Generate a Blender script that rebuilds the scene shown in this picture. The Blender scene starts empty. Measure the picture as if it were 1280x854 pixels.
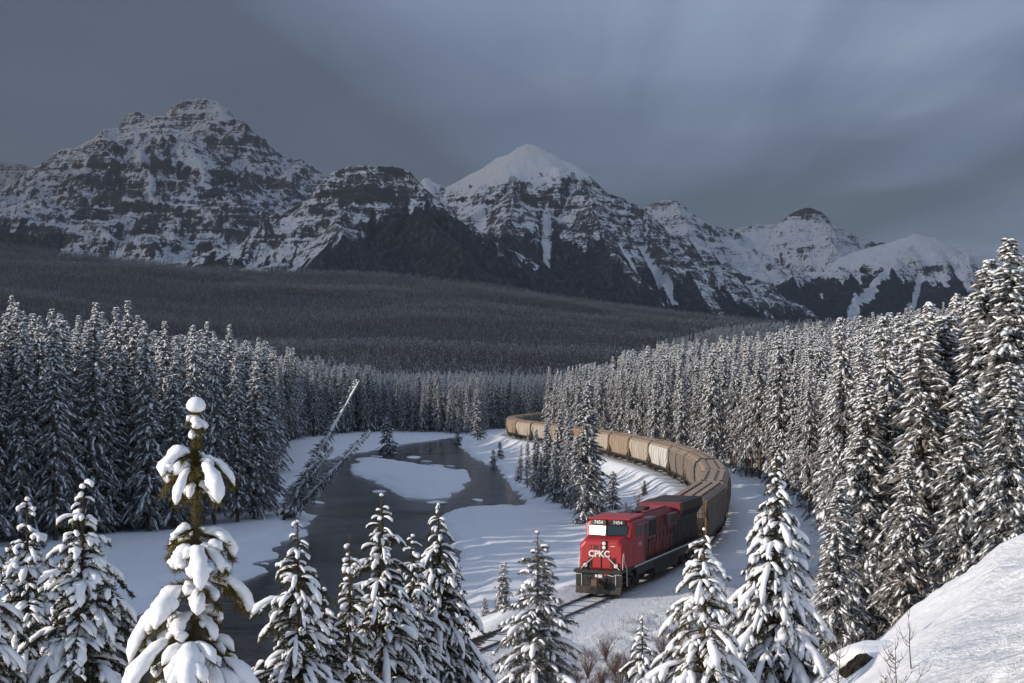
import bpy, math, random
import numpy as np
from mathutils import Vector, Matrix

# ------------------------------------------------------------------ camera, sky, sun, exposure
SC = bpy.context.scene
COL = SC.collection
EYE = 12.9                      # camera height above the rails (metres)
F_PX, HORIZON, CX = 1777.8, 482.0, 640.0   # photo measurements used to survey the site

cam_data = bpy.data.cameras.new('camera')
cam_data.lens = 50.0
cam_data.sensor_width = 36.0
cam_data.shift_y = (HORIZON - 427.0) / 1280.0
cam_data.clip_start = 0.1
cam_data.clip_end = 200000.0
cam = bpy.data.objects.new('camera', cam_data)
COL.objects.link(cam)
cam.location = (0, 0, EYE)
cam.rotation_euler = (math.radians(90), 0, 0)
SC.camera = cam

SUN_EL = math.radians(17.3)
SUN_AZ = math.atan2(-0.93, -0.36)          # from the left and a little behind the viewer
to_sun = Vector((math.sin(SUN_AZ) * math.cos(SUN_EL), math.cos(SUN_AZ) * math.cos(SUN_EL), math.sin(SUN_EL)))

world = bpy.data.worlds.new('World')
SC.world = world
world.use_nodes = True
wn = world.node_tree.nodes
wl = world.node_tree.links
wn.clear()
w_out = wn.new('ShaderNodeOutputWorld')
w_bg = wn.new('ShaderNodeBackground')
w_sky = wn.new('ShaderNodeTexSky')
w_sky.sky_type = 'NISHITA'
w_sky.sun_disc = False
w_sky.sun_elevation = SUN_EL
w_sky.sun_rotation = SUN_AZ
w_sky.altitude = 1500
w_bg.inputs['Strength'].default_value = 0.15
wl.new(w_sky.outputs[0], w_bg.inputs['Color'])
wl.new(w_bg.outputs[0], w_out.inputs['Surface'])

sun_data = bpy.data.lights.new('sun', 'SUN')
sun_data.energy = 4.1
sun_data.angle = math.radians(0.5)
sun_data.color = (1.0, 0.90, 0.78)
sun = bpy.data.objects.new('sun', sun_data)
COL.objects.link(sun)
sun.rotation_euler = to_sun.to_track_quat('Z', 'Y').to_euler()
sun.location = (-200, -80, 150)

SC.view_settings.view_transform = 'Standard'
SC.view_settings.look = 'None'
SC.view_settings.exposure = 0.08
SC.view_settings.gamma = 1.0
SC.view_settings.use_curve_mapping = False
SC.render.engine = 'CYCLES'
SC.cycles.max_bounces = 6
SC.cycles.diffuse_bounces = 3
SC.cycles.glossy_bounces = 2
SC.cycles.transmission_bounces = 3
SC.cycles.transparent_max_bounces = 8
SC.cycles.volume_bounces = 0
SC.cycles.caustics_reflective = False
SC.cycles.caustics_refractive = False
SC.cycles.sample_clamp_indirect = 4.0
SC.cycles.use_denoising = True
try:
    SC.cycles.denoiser = 'OPENIMAGEDENOISE'
    SC.cycles.denoising_input_passes = 'RGB_ALBEDO_NORMAL'
except Exception:
    pass

# ------------------------------------------------------------------ helpers
RNG = np.random.default_rng(7)


def survey(px, py, dist):
    """a point the photo shows at (px, py), standing dist metres away"""
    return ((px - CX) / F_PX * dist, dist, EYE + (HORIZON - py) / F_PX * dist)


def survey_ground(px, py, z):
    d = F_PX * (EYE - z) / (py - HORIZON)
    return ((px - CX) / F_PX * d, d)


def _hash(ix, iy, seed):
    h = (ix.astype(np.int64) * 374761393 + iy.astype(np.int64) * 668265263 + seed * 974634577) & 0x7FFFFFFF
    h = ((h ^ (h >> 13)) * 1274126177) & 0x7FFFFFFF
    return ((h ^ (h >> 16)) & 0xFFFF) / 65535.0


def vnoise(x, y, seed=0):
    ix = np.floor(x); iy = np.floor(y)
    fx = x - ix; fy = y - iy
    fx = fx * fx * fx * (fx * (fx * 6 - 15) + 10); fy = fy * fy * fy * (fy * (fy * 6 - 15) + 10)
    ix = ix.astype(np.int64); iy = iy.astype(np.int64)
    a = _hash(ix, iy, seed); b = _hash(ix + 1, iy, seed)
    c = _hash(ix, iy + 1, seed); d = _hash(ix + 1, iy + 1, seed)
    return (a * (1 - fx) + b * fx) * (1 - fy) + (c * (1 - fx) + d * fx) * fy


def fbm(x, y, octaves=4, seed=0, gain=0.5):
    x = np.asarray(x, float); y = np.asarray(y, float)
    s = 0.0; a = 1.0; t = 0.0
    for o in range(octaves):
        s = s + a * vnoise(x, y, seed + o * 17)
        t += a
        a *= gain
        x = x * 2.03 + 11.3; y = y * 2.03 + 5.7
    return s / t


def ridged(x, y, octaves=4, seed=0, gain=0.55):
    x = np.asarray(x, float); y = np.asarray(y, float)
    s = 0.0; a = 1.0; t = 0.0
    for o in range(octaves):
        s = s + a * (1 - np.abs(2 * vnoise(x, y, seed + o * 17) - 1))
        t += a
        a *= gain
        x = x * 2.07 + 3.3; y = y * 2.07 + 8.7
    return s / t


def sstep(a, b, x):
    t = np.clip((x - a) / (b - a), 0, 1)
    return t * t * (3 - 2 * t)


def link(o, parent=None):
    COL.objects.link(o)
    if parent is not None:
        o.parent = parent
    return o


def tag(o, label=None, cat=None, group=None, kind=None):
    if label: o['label'] = label
    if cat: o['category'] = cat
    if group: o['group'] = group
    if kind: o['kind'] = kind
    return o


def empty(name, loc=(0, 0, 0), rz=0.0, parent=None):
    o = bpy.data.objects.new(name, None)
    o.empty_display_size = 0.5
    o.location = loc
    o.rotation_euler = (0, 0, rz)
    return link(o, parent)


def mesh_arrays(name, verts, faces, mats=(), mat_idx=None, smooth=True):
    """verts (N,3); faces (M,3) or (M,4) array"""
    me = bpy.data.meshes.new(name)
    verts = np.ascontiguousarray(verts, np.float32)
    faces = np.ascontiguousarray(faces, np.int32)
    n, k = faces.shape
    me.vertices.add(len(verts))
    me.vertices.foreach_set('co', verts.ravel())
    me.loops.add(n * k)
    me.loops.foreach_set('vertex_index', faces.ravel())
    me.polygons.add(n)
    me.polygons.foreach_set('loop_start', np.arange(0, n * k, k, dtype=np.int32))
    me.polygons.foreach_set('loop_total', np.full(n, k, np.int32))
    for m in mats: me.materials.append(m)
    if mat_idx is not None:
        me.polygons.foreach_set('material_index', np.ascontiguousarray(mat_idx, np.int32))
    me.polygons.foreach_set('use_smooth', np.full(n, smooth, bool))
    me.update(calc_edges=True)
    return me


def grid_faces(nu, nv):
    i = np.arange(nu - 1)[:, None]; j = np.arange(nv - 1)[None, :]
    a = i * nv + j
    return np.stack([a, a + nv, a + nv + 1, a + 1], -1).reshape(-1, 4)


def add_attr(me, name, vals):
    at = me.attributes.new(name, 'FLOAT', 'POINT')
    at.data.foreach_set('value', np.ascontiguousarray(vals, np.float32).ravel())


class MB:
    """collects boxes, lofts and tubes, then links them as one mesh object"""
    def __init__(self):
        self.v = []; self.f = []

    def raw(self, vs, fs):
        b = len(self.v)
        self.v.extend([tuple(p) for p in vs])
        self.f.extend([tuple(b + i for i in f) for f in fs])
        return self

    def box(self, x0, x1, y0, y1, z0, z1):
        return self.raw([(x0, y0, z0), (x1, y0, z0), (x1, y1, z0), (x0, y1, z0), (x0, y0, z1), (x1, y0, z1), (x1, y1, z1), (x0, y1, z1)],
                        [(0, 3, 2, 1), (4, 5, 6, 7), (0, 1, 5, 4), (1, 2, 6, 5), (2, 3, 7, 6), (3, 0, 4, 7)])

    def loft(self, sections, cap=True):
        n = len(sections[0]); vs = [p for s in sections for p in s]; fs = []
        for k in range(len(sections) - 1):
            for i in range(n):
                j = (i + 1) % n
                fs.append((k * n + i, k * n + j, (k + 1) * n + j, (k + 1) * n + i))
        if cap:
            fs.append(tuple(range(n - 1, -1, -1)))
            fs.append(tuple((len(sections) - 1) * n + i for i in range(n)))
        return self.raw(vs, fs)

    def prism_y(self, prof, y0, y1):
        return self.loft([[(x, y0, z) for x, z in prof], [(x, y1, z) for x, z in prof]])

    def tube(self, pts, r, n=6, cap=True):
        pts = [Vector(p) for p in pts]
        rs = r if isinstance(r, (list, tuple)) else [r] * len(pts)
        secs = []
        for i, p in enumerate(pts):
            d = (pts[min(i + 1, len(pts) - 1)] - pts[max(i - 1, 0)]).normalized()
            up = Vector((0, 0, 1)) if abs(d.z) < 0.9 else Vector((1, 0, 0))
            a = d.cross(up).normalized(); b = a.cross(d)
            secs.append([tuple(p + (a * math.cos(2 * math.pi * k / n) + b * math.sin(2 * math.pi * k / n)) * rs[i]) for k in range(n)])
        return self.loft(secs, cap)

    def disc(self, c, axis, r, w, n=12):
        a = Vector(axis).normalized() * (w / 2); c = Vector(c)
        return self.tube([c - a, c + a], r, n)

    def build(self, name, mat, parent=None, smooth=False, bevel=0.0, weld=False):
        me = bpy.data.meshes.new(name)
        me.from_pydata(self.v, [], self.f)
        me.materials.append(mat)
        if smooth:
            me.polygons.foreach_set('use_smooth', np.ones(len(me.polygons), bool))
        me.update()
        o = bpy.data.objects.new(name, me)
        link(o, parent)
        if bevel:
            m = o.modifiers.new('edge', 'BEVEL'); m.width = bevel; m.segments = 2; m.limit_method = 'ANGLE'
        return o


# ------------------------------------------------------------------ materials
class NT:
    def __init__(self, name):
        self.m = bpy.data.materials.new(name)
        self.m.use_nodes = True
        self.t = self.m.node_tree
        self.t.nodes.clear()
        self.out = self.t.nodes.new('ShaderNodeOutputMaterial')

    def n(self, kind, **kw):
        nd = self.t.nodes.new(kind)
        for k, v in kw.items():
            if k in nd.inputs: nd.inputs[k].default_value = v
            else: setattr(nd, k, v)
        return nd

    def l(self, a, b):
        self.t.links.new(a, b)

    def noise(self, scale, detail=4, rough=0.55, coords=None, dist=0.0):
        nd = self.n('ShaderNodeTexNoise')
        nd.inputs['Scale'].default_value = scale
        nd.inputs['Detail'].default_value = detail
        nd.inputs['Roughness'].default_value = rough
        nd.inputs['Distortion'].default_value = dist
        if coords is not None: self.l(coords, nd.inputs['Vector'])
        return nd.outputs['Fac']

    def ramp(self, fac, stops):
        r = self.n('ShaderNodeValToRGB')
        e = r.color_ramp.elements
        while len(e) < len(stops): e.new(0.5)
        for i, (p, c) in enumerate(stops):
            e[i].position = p
            e[i].color = (c, c, c, 1) if isinstance(c, (int, float)) else (*c, 1)
        self.l(fac, r.inputs['Fac'])
        return r.outputs['Color']

    def mix(self, fac, a, b, mode='MIX'):
        m = self.n('ShaderNodeMix', data_type='RGBA', blend_type=mode)
        for s, v in ((m.inputs[0], fac), (m.inputs[6], a), (m.inputs[7], b)):
            if isinstance(v, (int, float)): s.default_value = v
            elif isinstance(v, tuple): s.default_value = (*v, 1)
            else: self.l(v, s)
        return m.outputs[2]

    def math(self, op, a, b=0.0):
        m = self.n('ShaderNodeMath', operation=op)
        for s, v in ((m.inputs[0], a), (m.inputs[1], b)):
            if isinstance(v, (int, float)): s.default_value = v
            else: self.l(v, s)
        return m.outputs[0]

    def obj(self): return self.n('ShaderNodeTexCoord').outputs['Object']
    def pos(self): return self.n('ShaderNodeNewGeometry').outputs['Position']

    def scaled(self, vec, s):
        m = self.n('ShaderNodeMapping')
        m.inputs['Scale'].default_value = s
        self.l(vec, m.inputs['Vector'])
        return m.outputs[0]

    def bsdf(self, color, rough=0.6, metal=0.0, spec=0.3, bump=None, bump_strength=0.3, bump_dist=0.02):
        p = self.n('ShaderNodeBsdfPrincipled')
        if isinstance(color, tuple): p.inputs['Base Color'].default_value = (*color, 1)
        else: self.l(color, p.inputs['Base Color'])
        if isinstance(rough, (int, float)): p.inputs['Roughness'].default_value = rough
        else: self.l(rough, p.inputs['Roughness'])
        p.inputs['Metallic'].default_value = metal
        p.inputs['Specular IOR Level'].default_value = spec
        if bump is not None:
            b = self.n('ShaderNodeBump')
            b.inputs['Strength'].default_value = bump_strength
            b.inputs['Distance'].default_value = bump_dist
            self.l(bump, b.inputs['Height'])
            self.l(b.outputs[0], p.inputs['Normal'])
        self.l(p.outputs[0], self.out.inputs['Surface'])
        return p


def mat_snow(name, tint=(0.84, 0.85, 0.88), scale=6.0, bump=0.25, dist=0.03):
    t = NT(name)
    c = t.obj()
    n1 = t.noise(scale, 5, 0.6, c)
    col = t.mix(t.ramp(n1, [(0.3, 0.0), (0.7, 1.0)]), tuple(x * 0.93 for x in tint), tint)
    t.bsdf(col, 0.75, 0, 0.25, n1, bump, dist)
    return t.m


def mat_plain(name, color, rough=0.5, metal=0.0, spec=0.4, dirt=0.25, scale=3.0, dirt_col=(0.09, 0.07, 0.055)):
    t = NT(name)
    c = t.obj()
    n = t.noise(scale, 6, 0.65, c)
    col = t.mix(t.math('MULTIPLY', t.ramp(n, [(0.42, 0.0), (0.75, 1.0)]), dirt), color, dirt_col)
    t.bsdf(col, t.math('ADD', t.math('MULTIPLY', n, 0.25), rough - 0.1), metal, spec)
    return t.m


def mat_needles(name, dark, light, frost=0.0):
    t = NT(name)
    oi = t.n('ShaderNodeObjectInfo')
    n = t.noise(1.3, 3, 0.6, t.obj())
    f = t.math('ADD', t.math('MULTIPLY', n, 0.7), t.math('MULTIPLY', oi.outputs['Random'], 0.3))
    col = t.mix(f, dark, light)
    if frost:
        col = t.mix(t.math('MULTIPLY', t.ramp(t.noise(3.5, 4, 0.7, t.obj()), [(0.36, 0.0), (0.62, 1.0)]), frost), col, (0.46, 0.455, 0.46))
    t.bsdf(col, 0.7, 0, 0.2)
    return t.m


M = {}
M['tree_snow'] = mat_snow('tree_snow', (0.86, 0.865, 0.885), 5.0, 0.3, 0.04)
M['hero_snow'] = mat_snow('pillow_snow', (0.87, 0.872, 0.885), 22.0, 0.25, 0.012)
M['needles'] = mat_needles('spruce_needles', (0.022, 0.024, 0.018), (0.070, 0.062, 0.044), 0.75)
M['pine_needles'] = mat_needles('pine_needles', (0.05, 0.042, 0.012), (0.15, 0.115, 0.03))
M['hero_needles'] = mat_needles('hero_spruce_needles', (0.018, 0.022, 0.012), (0.065, 0.06, 0.03))
M['brown_needles'] = mat_needles('brown_pine_needles', (0.045, 0.034, 0.022), (0.15, 0.108, 0.066), 0.75)
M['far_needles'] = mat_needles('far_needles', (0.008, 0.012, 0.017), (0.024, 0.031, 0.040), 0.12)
M['bark'] = mat_plain('bark', (0.10, 0.072, 0.052), 0.9, 0, 0.1, 0.5, 9.0, (0.035, 0.028, 0.024))
M['orange_bark'] = mat_plain('orange_bark', (0.125, 0.080, 0.052), 0.9, 0, 0.1, 0.5, 5.0, (0.05, 0.038, 0.03))
M['twig'] = mat_plain('twig', (0.10, 0.07, 0.055), 0.9, 0, 0.1, 0.3, 9.0)
M['red_twig'] = mat_plain('red_twig', (0.13, 0.085, 0.072), 0.9, 0, 0.1, 0.3, 9.0)
# ------------------------------------------------------------------ railway line in plan
TRACK_PTS = [(-60, -60), (-33.2, 0), (-10.2, 51), (-1.9, 70.2), (5.1, 86.2), (13.4, 108.5), (19.0, 134), (22.2, 160), (23.3, 186), (22.5, 212),
             (19.6, 245), (15.3, 275), (8.8, 310), (2.9, 340), (0.0, 365), (0.6, 390), (4.2, 415), (9.2, 440), (15.5, 470), (24, 510), (38, 570), (62, 650)]


def catmull(pts, step=0.5):
    P = np.array(pts, float); out = []
    for i in range(1, len(P) - 2):
        p0, p1, p2, p3 = P[i - 1], P[i], P[i + 1], P[i + 2]
        n = max(2, int(np.linalg.norm(p2 - p1) / step))
        t = np.linspace(0, 1, n, endpoint=False)[:, None]
        out.append(0.5 * (2 * p1 + (p2 - p0) * t + (2 * p0 - 5 * p1 + 4 * p2 - p3) * t ** 2 + (3 * p1 - p0 - 3 * p2 + p3) * t ** 3))
    return np.vstack(out)


TR = catmull(TRACK_PTS)
for _ in range(40):
    TR[1:-1] = 0.25 * TR[:-2] + 0.5 * TR[1:-1] + 0.25 * TR[2:]
TR_S = np.concatenate([[0], np.cumsum(np.linalg.norm(np.diff(TR, axis=0), axis=1))])


def track_at(s):
    return np.array([np.interp(s, TR_S, TR[:, 0]), np.interp(s, TR_S, TR[:, 1])])


def track_signed(x, y):
    """signed distance to the line, positive on the hill side"""
    x = np.atleast_1d(np.asarray(x, float)); y = np.atleast_1d(np.asarray(y, float))
    C = TR[::6]
    sh = x.shape; xf = x.ravel(); yf = y.ravel()
    best = np.full(xf.shape, 1e12); sgn = np.ones(xf.shape)
    A = C[:-1]; B = C[1:]; D = B - A; L2 = (D ** 2).sum(1)
    for k in range(0, len(xf), 20000):
        px = xf[k:k + 20000, None] - A[None, :, 0]; py = yf[k:k + 20000, None] - A[None, :, 1]
        t = np.clip((px * D[:, 0] + py * D[:, 1]) / L2, 0, 1)
        dx = px - t * D[:, 0]; dy = py - t * D[:, 1]
        d2 = dx * dx + dy * dy
        j = d2.argmin(1); r = np.arange(len(j))
        best[k:k + 20000] = d2[r, j]
        cr = D[j, 0] * py[r, j] - D[j, 1] * px[r, j]
        sgn[k:k + 20000] = np.where(cr > 0, -1, 1)
    return (np.sqrt(best) * sgn).reshape(sh)


# ------------------------------------------------------------------ river outline (surveyed on the water level, z = -3)
WATER_Z = -3.0


def outline(pix):
    return np.array([survey_ground(px, py, WATER_Z) for px, py in pix])


river_px = [(-60, 850), (60, 806), (130, 780), (225, 750), (300, 728), (329, 715), (322, 708), (315, 703), (343, 697), (337, 686), (383, 669), (389, 656), (391, 641),
            (362, 634), (352, 620), (366, 606), (380, 592), (396, 578), (425, 571), (461, 564), (491, 558), (523, 553), (569, 546.6), (581, 545.5),
            (577, 558), (592, 571), (619, 584), (638, 601), (651, 617), (661, 633), (652, 635.5), (625, 635), (590, 636.5), (569, 638.5), (553, 644), (560, 663), (566, 683),
            (570, 696), (566, 713), (560, 740), (542, 765), (505, 800), (440, 850), (390, 893)]
RIVER = np.vstack([outline(river_px), [(-22, 60), (-60, 58)]])
island_px = [(448, 574.5), (466, 573.5), (484, 576), (517, 581), (550, 585), (582, 589), (585, 597), (574, 611), (566, 622), (537, 624), (504, 622), (480, 611), (471, 604), (452, 596), (441, 590)]
ISLAND = outline(island_px)


def poly_sdf(P, x, y):
    """negative inside"""
    d2 = np.full(x.shape, 1e12); ins = np.zeros(x.shape, bool)
    n = len(P)
    for i in range(n):
        ax, ay = P[i]; bx, by = P[(i + 1) % n]
        ex, ey = bx - ax, by - ay
        wx, wy = x - ax, y - ay
        t = np.clip((wx * ex + wy * ey) / (ex * ex + ey * ey), 0, 1)
        d2 = np.minimum(d2, (wx - ex * t) ** 2 + (wy - ey * t) ** 2)
        c = ((ay > y) != (by > y)) & (x < (bx - ax) * (y - ay) / ((by - ay) if by != ay else 1e-9) + ax)
        ins ^= c
    d = np.sqrt(d2)
    return np.where(ins, -d, d)


def land_sdf(x, y):
    """positive on land, negative on open water (metres)"""
    wob = (fbm(x * 0.35, y * 0.22, 4, 3) - 0.5) * 3.2 + (fbm(x * 1.3, y * 0.8, 3, 9) - 0.5) * 0.8
    r = poly_sdf(RIVER, x, y)
    isl = poly_sdf(ISLAND, x, y)
    return np.maximum(r, -isl) + wob * np.clip(0.35 + y / 300, 0.3, 1)


HILL_S = [-50, 4, 8, 12, 16, 20, 23, 25.4, 28.3, 31, 36, 60, 140]
HILL_Z = [0, 0, 0.5, 1.2, 2.4, 4.3, 6.0, 7.7, 10.0, 11.1, 11.6, 13.5, 24]
CREST_PX = [-700, 0, 120, 250, 400, 480, 600, 700, 850, 1000, 1280, 2000]
CREST_PY = [300, 312, 326, 341, 346, 349, 362, 378, 398, 412, 424, 424]


def ground_z(x, y, detail=True):
    x = np.asarray(x, float); y = np.asarray(y, float)
    s = track_signed(x, y)
    floor = -2.25 + (fbm(x * 0.03, y * 0.03, 4, 21) - 0.5) * 1.6 + np.clip((-x - 60) * 0.03, 0, 6) * sstep(100, 200, y)
    # the near bank under the viewpoint
    s_line = 0.91 * (x - 5.1) - 0.41 * (y - 86.2)
    near = np.interp(s_line, HILL_S, HILL_Z)
    fall = 1 - 0.72 * sstep(24, 62, y + 0.25 * np.clip(-x, -8, 12)) * sstep(-6, 6, x)
    near = near * fall * (1 - sstep(95, 150, y))
    # gentle rise behind the line
    rise = np.clip(s - 9, 0, 400) * 0.15 * sstep(60, 170, y)
    rise = np.minimum(rise, 26 + rise * 0.1)
    right = np.maximum(near, -0.55 * sstep(3.0, 5.5, s) + rise)
    emb_r = np.where(s > 3.0, right, 0)
    emb_l = -np.clip(-s - 2.9, 0, 60) * 0.42
    z = np.where(s > 0, emb_r, np.maximum(emb_l, floor))
    z = np.where((s < 0) & (s > -16), np.log(np.exp(np.clip(emb_l, -8, 0) * 2.2) + np.exp(np.clip(floor, -8, 2) * 2.2)) / 2.2, z)
    z = z - 0.03 * sstep(1.9, 1.4, np.abs(s)) + 0.30 * np.exp(-((s + 3.6) / 0.9) ** 2)
    # snow mounds where nobody walks
    amp = sstep(3.6, 6.5, np.abs(s))
    if detail:
        z = z + amp * ((fbm(x * 0.22, y * 0.22, 4, 5) - 0.5) * 0.9 * sstep(-40, 4, s) + (fbm(x * 1.1, y * 1.1, 3, 6) - 0.5) * 0.30 * np.where(s > 0, 1, 0.45))
        z = z + np.where((s > 3.5) & (s < 22), (fbm(x * 2.2, y * 2.2, 2, 61) - 0.5) * 0.5 * amp, 0)
        rut = np.abs(((0.80 * (x - 5.1) + 0.60 * (y - 20)) + (fbm(x * 0.16, y * 0.16, 3, 88) - 0.5) * 5) % 2.7 - 1.35)
        z = z - 0.16 * np.exp(-(rut / 0.20) ** 2) * sstep(24, 27, s_line) * (y < 34) * (y > 2) * sstep(0.42, 0.6, fbm(x * 0.3, y * 0.3, 2, 90))
    # the far bench of forest
    px = CX + F_PX * x / np.maximum(y, 50)
    cz = EYE + (HORIZON - np.interp(px, CREST_PX, CREST_PY)) / F_PX * 4000
    t = np.clip((y - 820) / (4000 - 820), 0, 1)
    bench = cz * (0.35 * t + 0.65 * t ** 1.5) + (fbm(x / 420, y / 420, 3, 44) - 0.5) * 50 * sstep(0, 0.3, t) * (1 - sstep(0.8, 1, t))
    bench = bench - np.clip(y - 4000, 0, 3000) * 0.05
    z = np.where(y > 820, np.maximum(z * (1 - sstep(820, 1500, y)), 0) + bench, z)
    # river
    near_r = (x > -110) & (x < 45) & (y > 55) & (y < 480)
    if near_r.any():
        sd = np.full(x.shape, 99.0)
        sd[near_r] = land_sdf(x[near_r], y[near_r])
        cap = np.where(sd > 0, WATER_Z + 0.42 * (1 - np.exp(-sd / 0.35)) + 0.03 * sd + 0.45 * np.clip(sd - 2.5, 0, 100), WATER_Z + 0.55 * np.clip(sd, -3, 0))
        z = np.where(sd < 60, np.minimum(z, cap), z)
    return z


def axis(parts):
    out = []
    for a, b, st in parts:
        out.append(np.arange(a, b, st))
    return np.concatenate(out)


def geo(a, b, first, ratio):
    v = [a]; st = first
    while v[-1] < b:
        v.append(v[-1] + st); st *= ratio
    return np.array(v)


gx = np.concatenate([-geo(62, 11000, 0.8, 1.09)[::-1], np.arange(-61.6, 2, 0.52), np.arange(2, 12, 0.25), np.arange(12, 40, 0.55), geo(40, 11000, 0.6, 1.09)])
gy = np.concatenate([np.arange(-300, -6, 14), np.arange(-6, 9, 0.6), np.arange(9, 30, 0.25), np.arange(30, 62, 0.6), np.arange(62, 130, 0.45), np.arange(130, 340, 1.15), geo(340, 13000, 1.8, 1.05)])
GX, GY = np.meshgrid(gx, gy, indexing='ij')
GZ = ground_z(GX, GY)

# snow on the ground: lumpy, a little grain
t = NT('ground_snow')
c = t.pos()
n_big = t.noise(0.35, 5, 0.6, c)
n_fine = t.noise(5.0, 4, 0.65, c)
col = t.mix(t.ramp(n_fine, [(0.25, 0.0), (0.6, 1.0)]), (0.66, 0.675, 0.705), (0.77, 0.78, 0.805))
att = t.n('ShaderNodeAttribute'); att.attribute_name = 'grit'
grit = t.math('MULTIPLY', att.outputs['Fac'], t.ramp(t.noise(9.0, 5, 0.75, c), [(0.46, 0.0), (0.60, 1.0)]))
col = t.mix(grit, col, (0.20, 0.185, 0.175))
att2 = t.n('ShaderNodeAttribute'); att2.attribute_name = 'wood'
col = t.mix(att2.outputs['Fac'], col, t.mix(t.noise(0.12, 4, 0.7, c), (0.014, 0.019, 0.025), (0.045, 0.053, 0.064)))
clod = t.math('MULTIPLY', att.outputs['Fac'], t.math('MULTIPLY', t.noise(2.6, 5, 0.7, c), 9.0))
drift = t.math('MULTIPLY', t.noise(0.9, 4, 0.6, t.scaled(c, (1.3, 0.7, 1.0)), 0.5), 1.2)
t.bsdf(col, 0.7, 0, 0.3, t.math('ADD', t.math('ADD', n_fine, clod), t.math('ADD', drift, t.math('MULTIPLY', n_big, 2.0))), 0.6, 0.06)
M['ground'] = t.m

me = mesh_arrays('ground', np.stack([GX, GY, GZ], -1).reshape(-1, 3), grid_faces(len(gx), len(gy)), [M['ground']])
S_GRID = track_signed(GX, GY)
grit = 0.55 * np.exp(-((np.abs(S_GRID) - 1.2) / 1.5) ** 2) + 0.42 * sstep(3, 5, S_GRID) * (1 - sstep(13, 20, S_GRID)) * (GY < 100)
road = sstep(26.5, 30, 0.91 * (GX - 5.1) - 0.41 * (GY - 86.2)) * (GY < 45)
add_attr(me, 'grit', np.clip(grit + 0.42 * road, 0, 1) * (GY < 420))
add_attr(me, 'wood', sstep(620, 820, GY))
ground = bpy.data.objects.new('ground', me)
link(ground)
tag(ground, 'snow covered valley floor, river banks and railway embankment', 'ground', kind='structure')

# water
t = NT('river_water')
c = t.pos()
w1 = t.noise(1.0, 4, 0.6, t.scaled(c, (0.5, 1.4, 1)), 0.6)
w2 = t.noise(0.09, 3, 0.6, t.scaled(c, (0.6, 1.5, 1)))
col = t.mix(t.ramp(w2, [(0.35, 0.0), (0.65, 1.0)]), (0.016, 0.015, 0.0145), (0.032, 0.030, 0.029))
t.bsdf(col, t.math('ADD', t.math('MULTIPLY', t.ramp(w2, [(0.4, 0.0), (0.6, 1.0)]), 0.10), 0.07), 0, 0.20, t.math('MULTIPLY', w1, t.ramp(w2, [(0.3, 0.35), (0.6, 1.0)])), 0.5, 0.12)
M['water'] = t.m
river = MB().raw([(-140, 40, WATER_Z), (45, 40, WATER_Z), (45, 480, WATER_Z), (-140, 480, WATER_Z)], [(0, 1, 2, 3)]).build('river', M['water'])
tag(river, 'dark slow river with open water between snow banks', 'river', kind='structure')
# ------------------------------------------------------------------ mountains
def mat_mountain():
    t = NT('mountain')
    c = t.pos()
    sn = t.n('ShaderNodeAttribute'); sn.attribute_name = 'snow'
    fo = t.n('ShaderNodeAttribute'); fo.attribute_name = 'forest'
    fine = t.noise(0.045, 7, 0.8, c)
    strata = t.noise(0.014, 6, 0.72, t.scaled(c, (0.22, 0.22, 3.2)), 0.5)
    fall_line = t.noise(0.03, 6, 0.75, t.scaled(c, (1.0, 0.4, 0.16)), 0.3)
    rock = t.mix(t.ramp(strata, [(0.3, 0.0), (0.7, 1.0)]), (0.022, 0.024, 0.028), (0.088, 0.090, 0.095))
    rock = t.mix(t.ramp(t.noise(0.0035, 4, 0.6, c), [(0.45, 0.0), (0.7, 1.0)]), rock, (0.062, 0.055, 0.052))
    snow = t.mix(t.ramp(fine, [(0.3, 0.0), (0.7, 1.0)]), (0.68, 0.71, 0.76), (0.86, 0.87, 0.89))
    hf = t.noise(0.13, 4, 0.75, c)
    brk = t.math('ADD', t.math('ADD', t.math('MULTIPLY', fine, 2.4), t.math('MULTIPLY', strata, 2.0)), t.math('ADD', t.math('MULTIPLY', fall_line, 2.4), t.math('MULTIPLY', hf, 1.2)))
    f = t.math('ADD', t.math('ADD', t.math('MULTIPLY', sn.outputs['Fac'], 1.30), -0.14), t.math('MULTIPLY', t.math('SUBTRACT', brk, 4.0), 1.7))
    f = t.ramp(f, [(0.38, 0.0), (0.62, 1.0)])
    col = t.mix(f, rock, snow)
    speck = t.noise(0.055, 3, 0.75, t.scaled(c, (1, 0.45, 0.35)))
    wood = t.mix(t.ramp(speck, [(0.5, 0.0), (0.74, 1.0)]), (0.014, 0.018, 0.022), (0.13, 0.14, 0.16))
    ff = t.math('ADD', fo.outputs['Fac'], t.math('MULTIPLY', t.math('SUBTRACT', t.noise(0.03, 4, 0.75, t.scaled(c, (1, 0.5, 0.25))), 0.5), 1.6))
    ff = t.ramp(ff, [(0.44, 0.0), (0.56, 1.0)])
    col = t.mix(ff, col, wood)
    t.bsdf(col, 0.85, 0, 0.1, t.math('ADD', fine, strata), 0.8, 14.0)
    return t.m


M['mountain'] = mat_mountain()


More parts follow.
